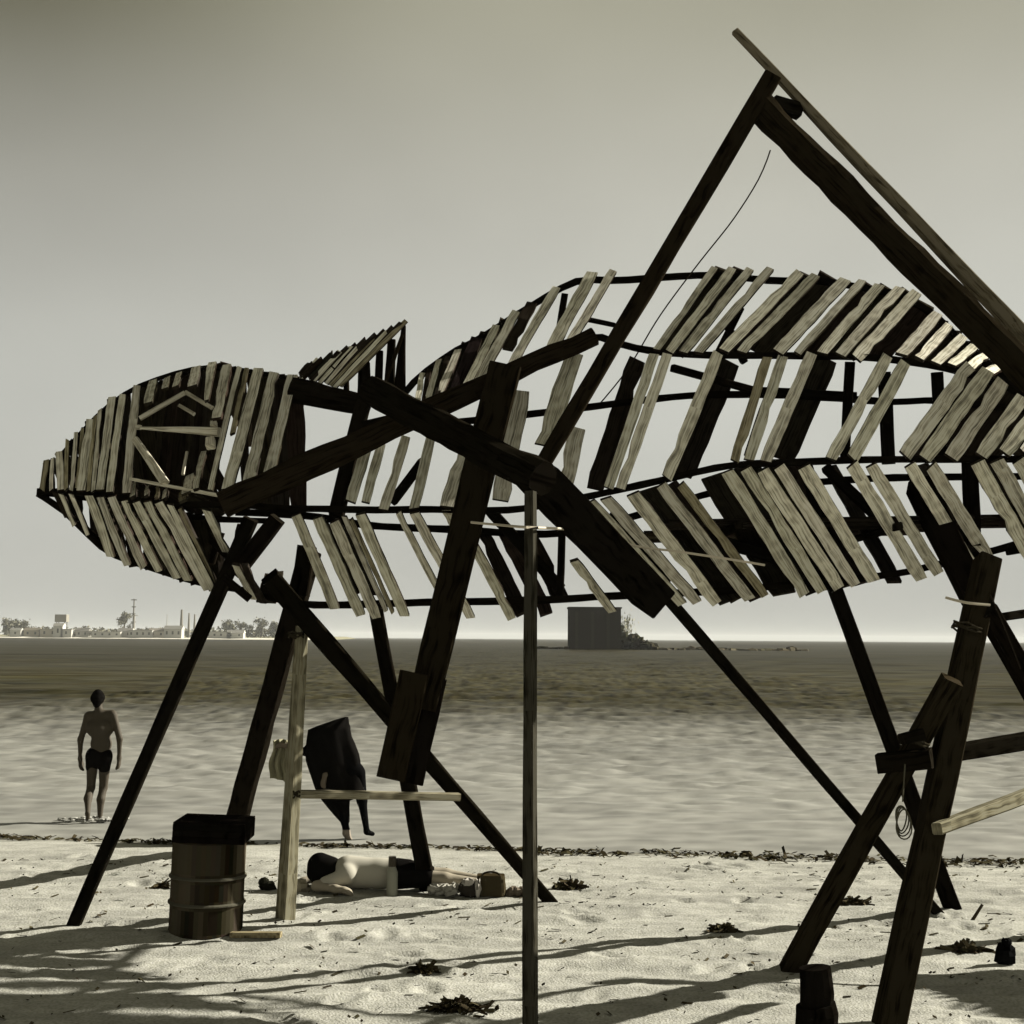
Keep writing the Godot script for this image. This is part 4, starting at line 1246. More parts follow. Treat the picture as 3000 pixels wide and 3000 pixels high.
	slat(-0.856,4.823,-11.070, -1.382,4.291,-11.100, 0.039, 0.039, 1, 1, fin)
	slat(-1.609,4.477,-11.070, -1.697,4.389,-11.100, 0.045, 0.045, 1, 3, fin)
	slat(-1.592,4.477,-11.070, -1.697,4.372,-11.100, 0.041, 0.041, 1, 3, fin)
	slat(-1.523,4.509,-11.070, -1.665,4.366,-11.100, 0.041, 0.041, 1, 3, fin)
	slat(-1.454,4.542,-11.070, -1.634,4.360,-11.100, 0.041, 0.041, 1, 3, fin)
	slat(-1.384,4.574,-11.070, -1.602,4.354,-11.100, 0.041, 0.041, 1, 3, fin)
	slat(-1.315,4.607,-11.070, -1.570,4.348,-11.100, 0.041, 0.041, 1, 3, fin)
	slat(-1.245,4.640,-11.070, -1.538,4.342,-11.100, 0.041, 0.041, 1, 3, fin)
	slat(-1.176,4.672,-11.070, -1.507,4.336,-11.100, 0.041, 0.041, 1, 3, fin)
	slat(-1.106,4.705,-11.070, -1.475,4.330,-11.100, 0.041, 0.041, 1, 3, fin)
	slat(-1.037,4.737,-11.070, -1.443,4.324,-11.100, 0.041, 0.041, 1, 3, fin)
	slat(-0.967,4.770,-11.070, -1.411,4.318,-11.100, 0.041, 0.041, 1, 3, fin)
	slat(-0.898,4.803,-11.070, -1.380,4.311,-11.100, 0.041, 0.041, 1, 3, fin)
	beam("upright", Vector3(-0.884,4.810,-11.180), Vector3(-0.915,4.233,-11.180), 0.034, 0.095, 0, 0, 0.0, fin)
	beam("upright", Vector3(-0.984,4.707,-11.240), Vector3(-1.001,4.266,-11.240), 0.062, 0.085, 0, 0, 0.0, fin)
	beam("upright", Vector3(-1.198,4.507,-11.180), Vector3(-1.199,4.191,-11.180), 0.084, 0.107, 0, 0, 0.0, fin)
	beam("upright", Vector3(-1.079,4.611,-11.230), Vector3(-1.088,4.246,-11.230), 0.056, 0.068, 0, 0, 0.0, fin)
	beam("upright", Vector3(-0.889,4.728,-11.120), Vector3(-1.030,4.302,-11.120), 0.028, 0.034, 0, 1, 0.0, fin)
	beam("upright", Vector3(-1.350,4.394,-11.230), Vector3(-1.342,4.244,-11.230), 0.045, 0.045, 0, 1, 0.0, fin)
	# eye
	eye = Node3D.new()
	eye.name = "eye"
	fish.add_child(eye)
	eye_bar("upper_lid", Vector3(-2.938,4.007,-10.971), Vector3(-2.598,4.222,-11.013), 0.037, 0.034, 0)
	eye_bar("upper_lid", Vector3(-2.590,4.225,-11.013), Vector3(-2.356,4.082,-10.907), 0.032, 0.033, 0)
	eye_bar("eye_bar", Vector3(-2.945,3.922,-10.932), Vector3(-2.269,3.874,-10.780), 0.018, 0.070, 0)
	eye_bar("lower_lid", Vector3(-2.943,3.823,-10.884), Vector3(-2.637,3.457,-10.616), 0.053, 0.064, 0)
	eye_bar("cheek_bar", Vector3(-2.930,3.499,-10.720), Vector3(-2.183,3.349,-10.452), 0.023, 0.027, 0)
	eye_bar("eye_block", Vector3(-2.327,3.959,-10.835), Vector3(-2.320,3.917,-10.810), 0.051, 0.051, 0)
	eye_bar("eye_block", Vector3(-2.327,3.814,-10.752), Vector3(-2.317,3.749,-10.713), 0.069, 0.069, 0)
	eye_bar("eye_stick", Vector3(-2.669,4.138,-11.137), Vector3(-2.535,4.057,-11.076), 0.028, 0.030, 0)
	eye_bar("eye_stick", Vector3(-2.585,3.758,-11.085), Vector3(-2.589,3.565,-10.984), 0.021, 0.023, 0)
	eye_bar("eye_block", Vector3(-2.953,3.932,-10.939), Vector3(-2.916,3.930,-10.927), 0.037, 0.037, 0)
	cord("wire", [Vector3(1.981,6.081,-10.600), Vector3(1.895,5.863,-10.600), Vector3(1.703,5.553,-10.650), Vector3(1.417,5.187,-10.700), Vector3(1.135,4.804,-10.800), Vector3(0.903,4.417,-10.900), Vector3(0.695,4.161,-11.000)], 0.0060, 0)
	cord("rope", [Vector3(-0.284,3.103,-9.750), Vector3(-0.069,3.065,-9.500), Vector3(0.102,2.956,-8.300), Vector3(0.359,3.017,-9.200), Vector3(0.676,3.030,-9.900), Vector3(0.886,2.968,-10.100), Vector3(1.133,2.941,-10.120), Vector3(1.489,2.899,-10.200), Vector3(1.854,2.850,-10.300)], 0.0090, 1)
	cord("wire", [Vector3(3.330,2.633,-9.800), Vector3(3.437,2.421,-9.850), Vector3(3.567,2.113,-9.900)], 0.0060, 0)
	cord("rope", [Vector3(3.036,2.608,-9.850), Vector3(3.162,2.572,-9.800), Vector3(3.345,2.558,-9.850)], 0.0100, 1)
	lashing(Vector3(3.187,2.419,-9.850), Vector3(3.174,2.371,-9.850), 0.091, 3)
	lashing(Vector3(-1.697,2.338,-11.150), Vector3(-1.696,2.295,-11.150), 0.054, 3)
	lashing(Vector3(-1.621,1.104,-11.100), Vector3(-1.620,1.062,-11.100), 0.059, 2)
	lashing(Vector3(2.679,1.660,-9.350), Vector3(2.665,1.631,-9.350), 0.075, 3)
	# wire coil hung on the trestle
	var st := begin()
	var c := Vector3(2.532,1.159,-9.200) - fish.global_position
	for k in 4:
		var q := []
		for i in 21:
			var g := TAU * i / 20.0
			q.append(c + Vector3(cos(g) * (0.034 + 0.005 * k), sin(g) * (0.08 + 0.005 * k) - 0.01 * k, 0.02 * k - 0.04 + 0.02 * sin(g * 2.0 + k)))
		tube(st, q, [0.005], Color(0.07, 0.065, 0.045), 5)
	tube(st, [c + Vector3(0, 0.11, 0), c + Vector3(0.02, 0.35, 0.0)], [0.005], Color(0.07, 0.065, 0.045), 5)
	obj("wire_coil", st.commit(), tinted(), fish)
	# tail stalk, unseen tail fin and planks added for their shadow
	build_tail()

func build_tail() -> void:
	var tail := Node3D.new()
	tail.name = "unseen_tail_fin"
	fish.add_child(tail)
	# unseen tail lobe, shaped for the shadow it casts, boards nailed along a stay
	for i in 17:
		var t := i / 16.0
		var p := Vector3(lerpf(5.5, 9.2, t), lerpf(1.55, 3.3, t), -11.17)
		slat(p.x, p.y, p.z, p.x + 2.1, p.y - 0.45, p.z, 0.22, 0.26, 1, 0, tail)
	beam("stay", Vector3(5.3, 1.45, -11.23), Vector3(9.4, 3.4, -11.23), 0.08, 0.08, 0, 0, 0.0, tail)
	beam("stay", Vector3(7.4, 1.1, -11.23), Vector3(11.3, 2.95, -11.23), 0.08, 0.08, 0, 0, 0.0, tail)
	# the body narrows to the tail stalk
	# planks added to cast the lower left shadow, laid through belly and far flank
	for i in 13:
		var z := -10.95 - 0.19 * i
		var end := lerpf(4.35, 3.0, clampf((-11.1 - z) / 2.1, 0.0, 1.0)) + rng.randf_range(-0.12, 0.06)
		slat(rng.randf_range(1.0, 1.5), 3.22 + rng.randf_range(-0.02, 0.03), z, end, 3.26 + rng.randf_range(-0.02, 0.03), z - rng.randf_range(-0.06, 0.06), 0.15, 0.14, 10, 3)
	for x in [1.7, 2.9]:
		beam("added_joist", Vector3(x, 3.16, -10.5), Vector3(x + 0.1, 3.18, -13.3), 0.06, 0.06, 0, 0)
	for s in [1.0, -1.0]:
		run("flank_stringer", [Vector3(4.2, 3.35, -11.2 + s * 0.76), Vector3(5.0, 3.35, -11.2 + s * 0.45), Vector3(5.8, 3.35, -11.2 + s * 0.10)], 0.05, 0)
	run("ridge_stringer", [Vector3(4.3, 4.2, -11.22), Vector3(5.0, 3.9, -11.22), Vector3(5.8, 3.5, -11.22)], 0.05, 0)
	run("keel_stringer", [Vector3(4.3, 2.66, -11.0), Vector3(5.0, 2.92, -11.1), Vector3(5.8, 3.2, -11.2)], 0.05, 0)
	beam("hanger", Vector3(4.4, 2.0, -11.24), Vector3(4.36, 2.75, -11.05), 0.06, 0.06, 0, 0)
	beam("spine", Vector3(4.3, 2.05, -11.3), Vector3(7.6, 2.1, -11.35), 0.09, 0.08, 0, 0)  # low beam out of view, placed for the line of shadow it casts
	beam("leg", Vector3(7.4, 2.2, -11.1), Vector3(7.7, -0.1, -10.6), 0.09, 0.1, 0, 0)
	beam("leg", Vector3(7.4, 2.2, -11.4), Vector3(7.6, -0.1, -12.0), 0.09, 0.1, 0, 0)
	beam("leg", Vector3(10.2, 2.6, -11.3), Vector3(10.5, -0.1, -11.3), 0.09, 0.1, 0, 0)

func build_drum() -> void:
	var at := Vector3(-2.377,0.000,-11.267)
	var t := thing("oil_drum", "rusty dark oil drum standing on the sand by the front leg", "drum", at)
	var st := begin()
	var prof := [[0.0, -0.02], [0.278, -0.02], [0.29, 0.0], [0.285, 0.02], [0.285, 0.20], [0.288, 0.215], [0.302, 0.228], [0.302, 0.238], [0.288, 0.25], [0.285, 0.27], [0.285, 0.40], [0.288, 0.415], [0.302, 0.428], [0.302, 0.438], [0.288, 0.45], [0.285, 0.47], [0.285, 0.70], [0.292, 0.71], [0.292, 0.73], [0.278, 0.73], [0.276, 0.715], [0.0, 0.715]]
	var N := 48
	for i in prof.size() - 1:
		for j in N:
			var g0 := TAU * j / N
			var g1 := TAU * (j + 1) / N
			var pt := func(k: int, g: float) -> Vector3:
				var r: float = prof[k][0]
				var dent := 1.0 - 0.09 * exp(-pow(wrapf(g - 1.0, -PI, PI) / 0.35, 2.0)) * exp(-pow((prof[k][1] - 0.1) / 0.12, 2.0)) - 0.012 * noise_a.get_noise_3d(cos(g) * 20.0, prof[k][1] * 60.0, sin(g) * 20.0)
				return Vector3(cos(g) * r * dent, prof[k][1], sin(g) * r * dent)
			var q: Array = [pt.call(i, g0), pt.call(i, g1), pt.call(i + 1, g1), pt.call(i + 1, g0)]
			if prof[i][0] < 0.001: q = [q[0], q[2], q[3]]
			elif prof[i + 1][0] < 0.001: q = [q[0], q[1], q[2]]
			var o: Vector3 = (q[0] + q[1] + q[2]) / 3.0
			var ov := Vector3(o.x, 0, o.z)
			if absf(prof[i][0] - prof[i + 1][0]) > 0.1:
				ov = Vector3(0, -1 if i < 3 else 1, 0)
			var c := Color(0.020, 0.0165, 0.011) * (1.0 + 0.8 * noise_a.get_noise_3d(o.x * 50.0, o.y * 35.0, o.z * 50.0))
			if o.y < 0.66:
				c = c.lerp(Color(0.075, 0.064, 0.044), smoothstep(-0.25, 0.35, noise_b.get_noise_3d(o.x * 30.0, o.y * 16.0, o.z * 30.0)) * 0.8)
			if absf(o.y - 0.233) < 0.01 or absf(o.y - 0.433) < 0.01:
				c = Color(0.07, 0.065, 0.05)  # hoops coloured paler, their lit highlight painted in
			face(st, q, ov, c)
	var body := obj("body", st.commit(), tinted(), t)
	body.rotation_degrees.z = -1.2
	# box on top
	var b := thing("wooden_crate", "dark open wooden crate turned over on top of the oil drum", "crate", at + Vector3(0.055, 0.705, 0.03))
	var w := 0.275
	for i in 3:
		var y0 := 0.012 + i * 0.047
		for sd in 4:
			st = begin()
			var y1 := y0 + 0.044
			var c := Color(0.045, 0.037, 0.030) * rng.randf_range(0.8, 1.2)
			match sd:
				0: box(st, Vector3(-w, y0, w - 0.02), Vector3(w, y1, w), c)
				1: box(st, Vector3(-w, y0, -w), Vector3(w, y1, -w + 0.02), c)
				2: box(st, Vector3(-w, y0, -w + 0.022), Vector3(-w + 0.02, y1, w - 0.022), c)
				3: box(st, Vector3(w - 0.02, y0, -w + 0.022), Vector3(w, y1, w - 0.022), c)
			obj("plank", st.commit(), timber, b)
	for i in 5:
		st = begin()
		var x0 := -w + i * 0.11
		box(st, Vector3(x0 + 0.002, 0.152, -w), Vector3(x0 + 0.108, 0.166, w), Color(0.045, 0.037, 0.030) * rng.randf_range(0.8, 1.2))
		obj("plank", st.commit(), timber, b)
	b.rotation_degrees = Vector3(0, 2, -2.0)
	# a flat stick on the sand at the drum's foot
	st = begin()
	box(st, Vector3(-0.2, -0.02, -0.03), Vector3(0.2, 0.02, 0.03), Color(0.22, 0.19, 0.12))
	var s := obj("wood_offcut", st.commit(), wood, self, Vector3(-1.944,0.020,-11.057))
	s.rotation_degrees = Vector3(0, -8, 2)
	tag(s, "short weathered plank lying at the foot of the oil drum", "plank")

func build_stump() -> void:
	var at := Vector3(1.722,0.000,-8.084)
	var t := thing("mooring_stump", "thick black timber stump at the foot of the trestle leg", "stump", at)
	var sc: float = 0.0020
	var st := begin()
	var h: float = 0.4756
	var col := Color(0.048, 0.042, 0.034)
	var up := []
	var low := []
	for i in 9:
		up.append(Vector3(0.006 * sin(i * 1.3), lerpf(-0.1, h, i / 8.0), 0.0))
		low.append(Vector3(0.005 * sin(i * 2.1), lerpf(-0.15, h - 0.2, i / 8.0), 0.0))
	tube(st, up, [0.096, 0.094, 0.097, 0.093, 0.096, 0.094, 0.096, 0.092, 0.088], col, 14)
	obj("post", st.commit(), timber, t)
	st = begin()
	tube(st, low, [0.118, 0.121, 0.117, 0.12, 0.118, 0.121, 0.119, 0.12, 0.112], col, 14)
	obj("collar", st.commit(), timber, t)

func build_weed() -> void:
	# the tide line: a long strip of dark weed that nobody could count
	var st := begin()
	for i in 2600:
		var x := rng.randf_range(-9.0, 9.0)
		var dens := 0.55 + 0.9 * noise_a.get_noise_1d(x * 9.0)
		if rng.randf() > dens:
			continue
		var z := shore(x) + 0.10 + rng.randfn() * (0.10 + maxf(0.0, x) * 0.02)
		if x > 0.3 and rng.randf() < 0.4:
			z += rng.randf_range(0.1, 0.45)
		var p := Vector3(x, ground(x, z) + 0.004 + rng.randf() * 0.03 * dens, z)
		var d := Vector3(rng.randfn(), rng.randfn() * 0.2, rng.randfn() * 0.6).normalized()
		var w := Vector3(d.z, 0.3, -d.x).normalized() * rng.randf_range(0.008, 0.025)
		var l := rng.randf_range(0.02, 0.085)
		var c := Color(0.03, 0.026, 0.015) * rng.randf_range(0.6, 1.8)
		face(st, [p - d * l - w, p - d * l + w, p + w + Vector3.UP * 0.015, p - w + Vector3.UP * 0.015], Vector3.UP, c)
		face(st, [p - w + Vector3.UP * 0.015, p + w + Vector3.UP * 0.015, p + d * l + w, p + d * l - w], Vector3.UP, c)
	var o := obj("seaweed_line", st.commit(), tinted())
	tag(o, "dark broken line of seaweed washed up along the water's edge", "seaweed")
	o.set_meta("kind", "stuff")
	# scattered bits on the dry sand
	st = begin()
	for i in 3200:
		var x := rng.randf_range(-7.0, 7.0)
		var z := rng.randf_range(-15.0, -7.5)
		if noise_a.get_noise_2d(x * 6.0, z * 9.0) < 0.05 and rng.randf() < 0.75:
			continue
		var p := Vector3(x, ground(x, z) + 0.006, z)
		var d := Vector3(rng.randfn(), 0.0, rng.randfn()).normalized()
		var w := Vector3(d.z, 0.4, -d.x).normalized() * rng.randf_range(0.003, 0.014)
		var l := 0.006 + 0.05 * pow(rng.randf(), 3.0)
		face(st, [p - d * l - w, p - d * l + w, p + d * l + w + Vector3.UP * 0.01, p + d * l - w + Vector3.UP * 0.01], Vector3.UP, Color(0.035, 0.03, 0.018) * rng.randf_range(0.5, 1.8))
	o = obj("beach_litter", st.commit(), tinted())
	tag(o, "twigs and dry weed scraps strewn over the trampled sand", "beach litter")
	o.set_meta("kind", "stuff")
	var wc := Color(0.05, 0.042, 0.025)
	var list := [
		["dark heap of weed beside the foot of the thin diagonal leg", Vector3(0.539,0.000,-13.327), Vector3(0.26, 0.13, 0.12), 150],
		["weed heap in the open sand left of the big trestle leg", Vector3(3.034,0.000,-12.660), Vector3(0.24, 0.07, 0.12), 110],
		["ragged weed patch in the foreground at the bottom edge", Vector3(-0.337,0.000,-8.952), Vector3(0.34, 0.07, 0.14), 160],
		["small dark weed clump just left of the centre post", Vector3(-0.592,0.000,-9.994), Vector3(0.1, 0.05, 0.06), 50],
		["weed strands right of the centre post, upper clump", Vector3(1.708,0.000,-11.448), Vector3(0.16, 0.06, 0.08), 80],
		["weed knot on the sand left of the oil drum", Vector3(-3.188,0.000,-13.175), Vector3(0.09, 0.06, 0.06), 50],
		["weed trampled flat between trestle leg and right edge", Vector3(3.399,0.000,-10.708), Vector3(0.3, 0.04, 0.12), 90],
	]
	for l in list:
		var p: Vector3 = l[1]
		p.y = ground(p.x, p.z)
		scrap_heap("seaweed_heap", l[0], "seaweed", p, l[2] * Vector3(0.65, 0.5, 0.6), l[3], wc, "seaweed heaps on the sand")

func build_litter() -> void:
	var y := func(p: Vector3, e: float) -> Vector3: return Vector3(p.x, ground(p.x, p.z) + e, p.z)
	# dark boot left of the pale prop
	var st := begin()
	blob(st, Vector3(0, 0.03, 0), Vector3(0.085, 0.045, 0.05), Color(0.015, 0.013, 0.01), 1, 0.2)
	blob(st, Vector3(-0.04, 0.06, 0), Vector3(0.05, 0.05, 0.045), Color(0.015, 0.013, 0.01), 2, 0.2)
	tag(obj("shoe", st.commit(), tinted(), self, y.call(Vector3(-2.199,0.000,-13.074), 0.0)), "black shoe lying on the sand left of the pale prop", "shoe")
	st = begin()
	blob(st, Vector3(0, 0.04, 0), Vector3(0.09, 0.065, 0.07), Color(0.3, 0.27, 0.2), 3, 0.35)
	tag(obj("stone", st.commit(), tinted(), self, y.call(Vector3(-1.895,0.000,-13.017), 0.0)), "pale rounded stone just right of the pale prop", "stone")
	st = begin()
	blob(st, Vector3(0, 0.03, 0), Vector3(0.06, 0.05, 0.05), Color(0.02, 0.017, 0.012), 4, 0.4)
	tag(obj("shoe", st.commit(), tinted(), self, y.call(Vector3(-1.741,0.000,-13.023), 0.0)), "small crumpled black shoe under the sunbather's head", "shoe")
	# bottle standing in the sand
	var b := thing("bottle", "pale bottle with a dark cap stuck upright in front of the sunbather", "bottle", y.call(Vector3(-1.056,0.000,-12.914), -0.03))
	st = begin()
	tube(st, [Vector3(0, 0, 0), Vector3(0, 0.02, 0), Vector3(0, 0.24, 0), Vector3(0, 0.29, 0)], [0.05, 0.052, 0.05, 0.032], Color(0.22, 0.22, 0.18), 16)
	obj("body", st.commit(), tinted(0.5), b)
	st = begin()
	tube(st, [Vector3(0, 0.291, 0), Vector3(0, 0.38, 0)], [0.036, 0.034], Color(0.05, 0.042, 0.03), 14)
	obj("cap", st.commit(), tinted(0.5), b)
	# towel and bag
	st = begin()
	for i in 6:
		blob(st, Vector3(-0.1 + i * 0.04, 0.04 + 0.012 * (i % 2), rng.randf_range(-0.03, 0.03)), Vector3(0.06, 0.05, 0.07), Color(0.30, 0.29, 0.25), 20 + i, 0.45)
	tag(obj("folded_towel", st.commit(), tinted(), self, y.call(Vector3(-0.583,0.000,-12.898), 0.0)), "crumpled white towel at the foot of the dark slanting leg", "towel")
	st = begin()
	blob(st, Vector3(0, 0.06, 0), Vector3(0.1, 0.09, 0.07), Color(0.03, 0.026, 0.02), 31, 0.4)
	blob(st, Vector3(0.0, 0.13, 0.02), Vector3(0.06, 0.045, 0.06), Color(0.30, 0.28, 0.25), 32, 0.4)
	blob(st, Vector3(0.085, 0.07, 0.03), Vector3(0.03, 0.09, 0.04), Color(0.30, 0.28, 0.25), 33, 0.3)
	tag(obj("clothes_bundle", st.commit(), tinted(), self, y.call(Vector3(-0.366,0.000,-12.840), 0.0)), "black and white bundle of clothes between towel and brown bag", "clothes")
	b = thing("beach_bag", "brown canvas bag with flat top beside the clothes bundle", "bag", y.call(Vector3(-0.166,0.000,-12.915), 0.0))
	st = begin()
	var c := Color(0.045, 0.038, 0.022)
	for i in 6:
		for j in 18:
			var pt := func(k: int, m: int) -> Vector3:
				var g := TAU * m / 18.0
				var s := 1.0 - 0.1 * k / 6.0 + 0.05 * noise_a.get_noise_2d(k * 9.0, m * 14.0)
				return Vector3(signf(cos(g)) * pow(absf(cos(g)), 0.5) * 0.14 * s, k * 0.03, signf(sin(g)) * pow(absf(sin(g)), 0.5) * 0.09 * s)
			face(st, [pt.call(i, j), pt.call(i, j + 1), pt.call(i + 1, j + 1), pt.call(i + 1, j)], pt.call(i, j) * Vector3(1, 0, 1), c)
			if i == 5:
				face(st, [pt.call(6, j), pt.call(6, j + 1), Vector3(0, 0.17, 0)], Vector3.UP, c * 0.7)
	obj("body", st.commit(), tinted(), b)
	st = begin()
	var arc := []
	for i in 9:
		arc.append(Vector3(cos(PI * i / 8.0) * 0.08, 0.172 + sin(PI * i / 8.0) * 0.035, 0.02))
	tube(st, arc, [0.009], c * 0.6, 6)
	obj("handle", st.commit(), tinted(), b)
	st = begin()
	for i in 4:
		blob(st, Vector3(-0.05 + i * 0.045, 0.035, 0), Vector3(0.05, 0.045, 0.06), Color(0.12, 0.10, 0.075), 40 + i, 0.4)
	tag(obj("clothes_bundle", st.commit(), tinted(), self, y.call(Vector3(0.071,0.000,-12.924), 0.0)), "small brownish clothes bundle left of the centre post", "clothes")
	# peg and knob at the right
	st = begin()
	tube(st, [Vector3(-0.05, -0.05, 0), Vector3(0.07, 0.13, 0)], [0.016, 0.012], Color(0.04, 0.035, 0.02), 7)
	tag(obj("wooden_peg", st.commit(), tinted(), self, y.call(Vector3(3.888,0.000,-12.007), 0.0)), "short dark peg leaning out of the sand near the far leg", "peg")
	st = begin()
	blob(st, Vector3(0, 0.06, 0), Vector3(0.075, 0.085, 0.07), Color(0.006, 0.005, 0.004), 51, 0.35)
	blob(st, Vector3(0.01, 0.14, 0), Vector3(0.035, 0.04, 0.035), Color(0.006, 0.005, 0.004), 52, 0.35)
	tag(obj("rock", st.commit(), tinted(), self, y.call(Vector3(3.546,0.000,-10.296), 0.0)), "lumpy black rock on the sand near the right edge", "rock")

func build_people() -> void:
	var skin := Color(0.05, 0.041, 0.030)
	var black := Color(0.0055, 0.005, 0.0045)
	# ---- man walking away into the water
	var at := Vector3(-5.349,-0.100,-18.607)
	at.y = WATER - 0.03
	var t := thing("person", "bare backed person in dark trunks wading away from the beach", "person", at)
	t.scale = Vector3(0.88, 1.0, 0.9)
	var V := func(x: float, y: float, z: float) -> Vector3: return Vector3(x, y, z)
	var b := [
		[V.call(-0.03, 0.84, 0.0), V.call(0.0, 1.0, 0.0), 0.115, 0.12],
		[V.call(-0.055, 1.02, 0.0), V.call(0.045, 1.02, 0.0), 0.105, 0.105],
		[V.call(-0.11, 0.86, 0.0), V.call(0.05, 0.86, 0.0), 0.085, 0.085],
		[V.call(0.0, 1.0, 0.0), V.call(-0.02, 1.2, 0.01), 0.125, 0.14],
		[V.call(-0.12, 1.22, 0.0), V.call(0.07, 1.23, 0.0), 0.11, 0.11],
		[V.call(-0.20, 1.37, -0.01), V.call(0.14, 1.39, -0.01), 0.072, 0.072],
		[V.call(-0.03, 1.25, 0.0), V.call(-0.04, 1.4, -0.01), 0.11, 0.075],
		[V.call(-0.05, 1.38, -0.01), V.call(-0.08, 1.53, -0.03), 0.062, 0.055],
		[V.call(-0.085, 1.585, -0.045), V.call(-0.09, 1.635, -0.035), 0.074, 0.078],
		[V.call(-0.088, 1.58, -0.10), V.call(-0.088, 1.56, -0.135), 0.03, 0.018],
		[V.call(-0.09, 1.54, -0.09), V.call(-0.09, 1.53, -0.10), 0.045, 0.04],
		[V.call(-0.178, 1.6, -0.03), V.call(-0.178, 1.57, -0.035), 0.016, 0.012],
		[V.call(0.0, 1.6, -0.03), V.call(0.0, 1.57, -0.035), 0.016, 0.012],
		[V.call(-0.22, 1.36, 0.0), V.call(-0.305, 1.07, 0.03), 0.055, 0.042],
		[V.call(-0.305, 1.07, 0.03), V.call(-0.325, 0.82, -0.05), 0.042, 0.027],
		[V.call(0.165, 1.38, 0.0), V.call(0.275, 1.09, 0.03), 0.055, 0.042],
		[V.call(0.275, 1.09, 0.03), V.call(0.26, 0.84, -0.03), 0.042, 0.027],
		[V.call(-0.125, 0.82, 0.0), V.call(-0.165, 0.45, -0.10), 0.092, 0.06],
		[V.call(-0.165, 0.45, -0.10), V.call(-0.15, 0.32, 0.08), 0.058, 0.058],
		[V.call(-0.15, 0.32, 0.08), V.call(-0.085, 0.16, 0.28), 0.056, 0.033],
		[V.call(-0.085, 0.15, 0.29), V.call(-0.085, 0.02, 0.25), 0.034, 0.025],
		[V.call(0.06, 0.82, 0.0), V.call(0.02, 0.45, -0.10), 0.092, 0.06],
		[V.call(0.02, 0.45, -0.10), V.call(0.01, 0.3, -0.02), 0.056, 0.058],
		[V.call(0.01, 0.3, -0.02), V.call(0.012, 0.06, 0.0), 0.056, 0.034],
		[V.call(0.012, 0.04, 0.01), V.call(0.015, 0.02, -0.16), 0.036, 0.026],
	]
	b.append_array(hand_bones(V.call(-0.325, 0.82, -0.05), V.call(0.08, -0.99, -0.1).normalized(), V.call(0, 0, 1), V.call(1, 0, 0)))
	b.append_array(hand_bones(V.call(0.26, 0.84, -0.03), V.call(-0.05, -0.99, -0.1).normalized(), V.call(0, 0, 1), V.call(-1, 0, 0)))
	var paint := func(_p: Vector3) -> Color: return skin
	obj("body", flesh(b, 0.0125, 0.02, paint), tinted(0.7), t)
	var dark := func(p: Vector3) -> Color: return black * (1.0 + 0.8 * noise_a.get_noise_3d(p.x * 90.0, p.y * 90.0, p.z * 90.0))
	obj("trunks", flesh([
		[V.call(-0.115, 0.865, 0.0), V.call(0.055, 0.865, 0.0), 0.112, 0.112], [V.call(-0.03, 0.91, 0.0), V.call(-0.04, 0.82, 0.0), 0.124, 0.115],
		[V.call(-0.125, 0.82, 0.0), V.call(-0.145, 0.72, -0.035), 0.100, 0.088], [V.call(0.06, 0.82, 0.0), V.call(0.048, 0.72, -0.02), 0.100, 0.088]], 0.0125, 0.02, dark), matte(black), t)
	obj("hair", flesh([
		[V.call(-0.088, 1.6, -0.015), V.call(-0.09, 1.645, -0.035), 0.086, 0.082], [V.call(-0.14, 1.61, -0.03), V.call(-0.04, 1.62, -0.03), 0.058, 0.06],
		[V.call(-0.085, 1.54, 0.015), V.call(-0.085, 1.58, 0.01), 0.055, 0.07]], 0.0125, 0.02, dark), matte(black), t)
	# wash round the legs
	var st := begin()
	for i in 46:
		var g := rng.randf() * TAU
		var r := rng.randf_range(0.06, 0.34)
		blob(st, Vector3(-0.06 + cos(g) * r * 1.3, rng.randf_range(0.02, 0.055), 0.06 + sin(g) * r * 0.7), Vector3(rng.randf_range(0.02, 0.07), 0.014, rng.randf_range(0.02, 0.05)), Color(0.28, 0.275, 0.25), i, 0.4, 4, 7)
	tag(obj("foam_splash", st.commit(), tinted(0.5), self, Vector3(at.x, WATER - 0.01, at.z)), "white foam splashed round the wading person's ankles", "foam").set_meta("kind", "stuff")

	# ---- person bowed under a loose dark coat at the water's edge
	at = Vector3(-2.147,-0.100,-17.136)
	at.y = ground(at.x, at.z, false)
	var S := func(px: float, py: float, z: float) -> Vector3: return Vector3((px - 1000.0) / 1058.0, (1745.0 - py) / 1058.0, z)
	t = thing("person", "person in a loose black coat with bowed head at the water's edge", "person", at)
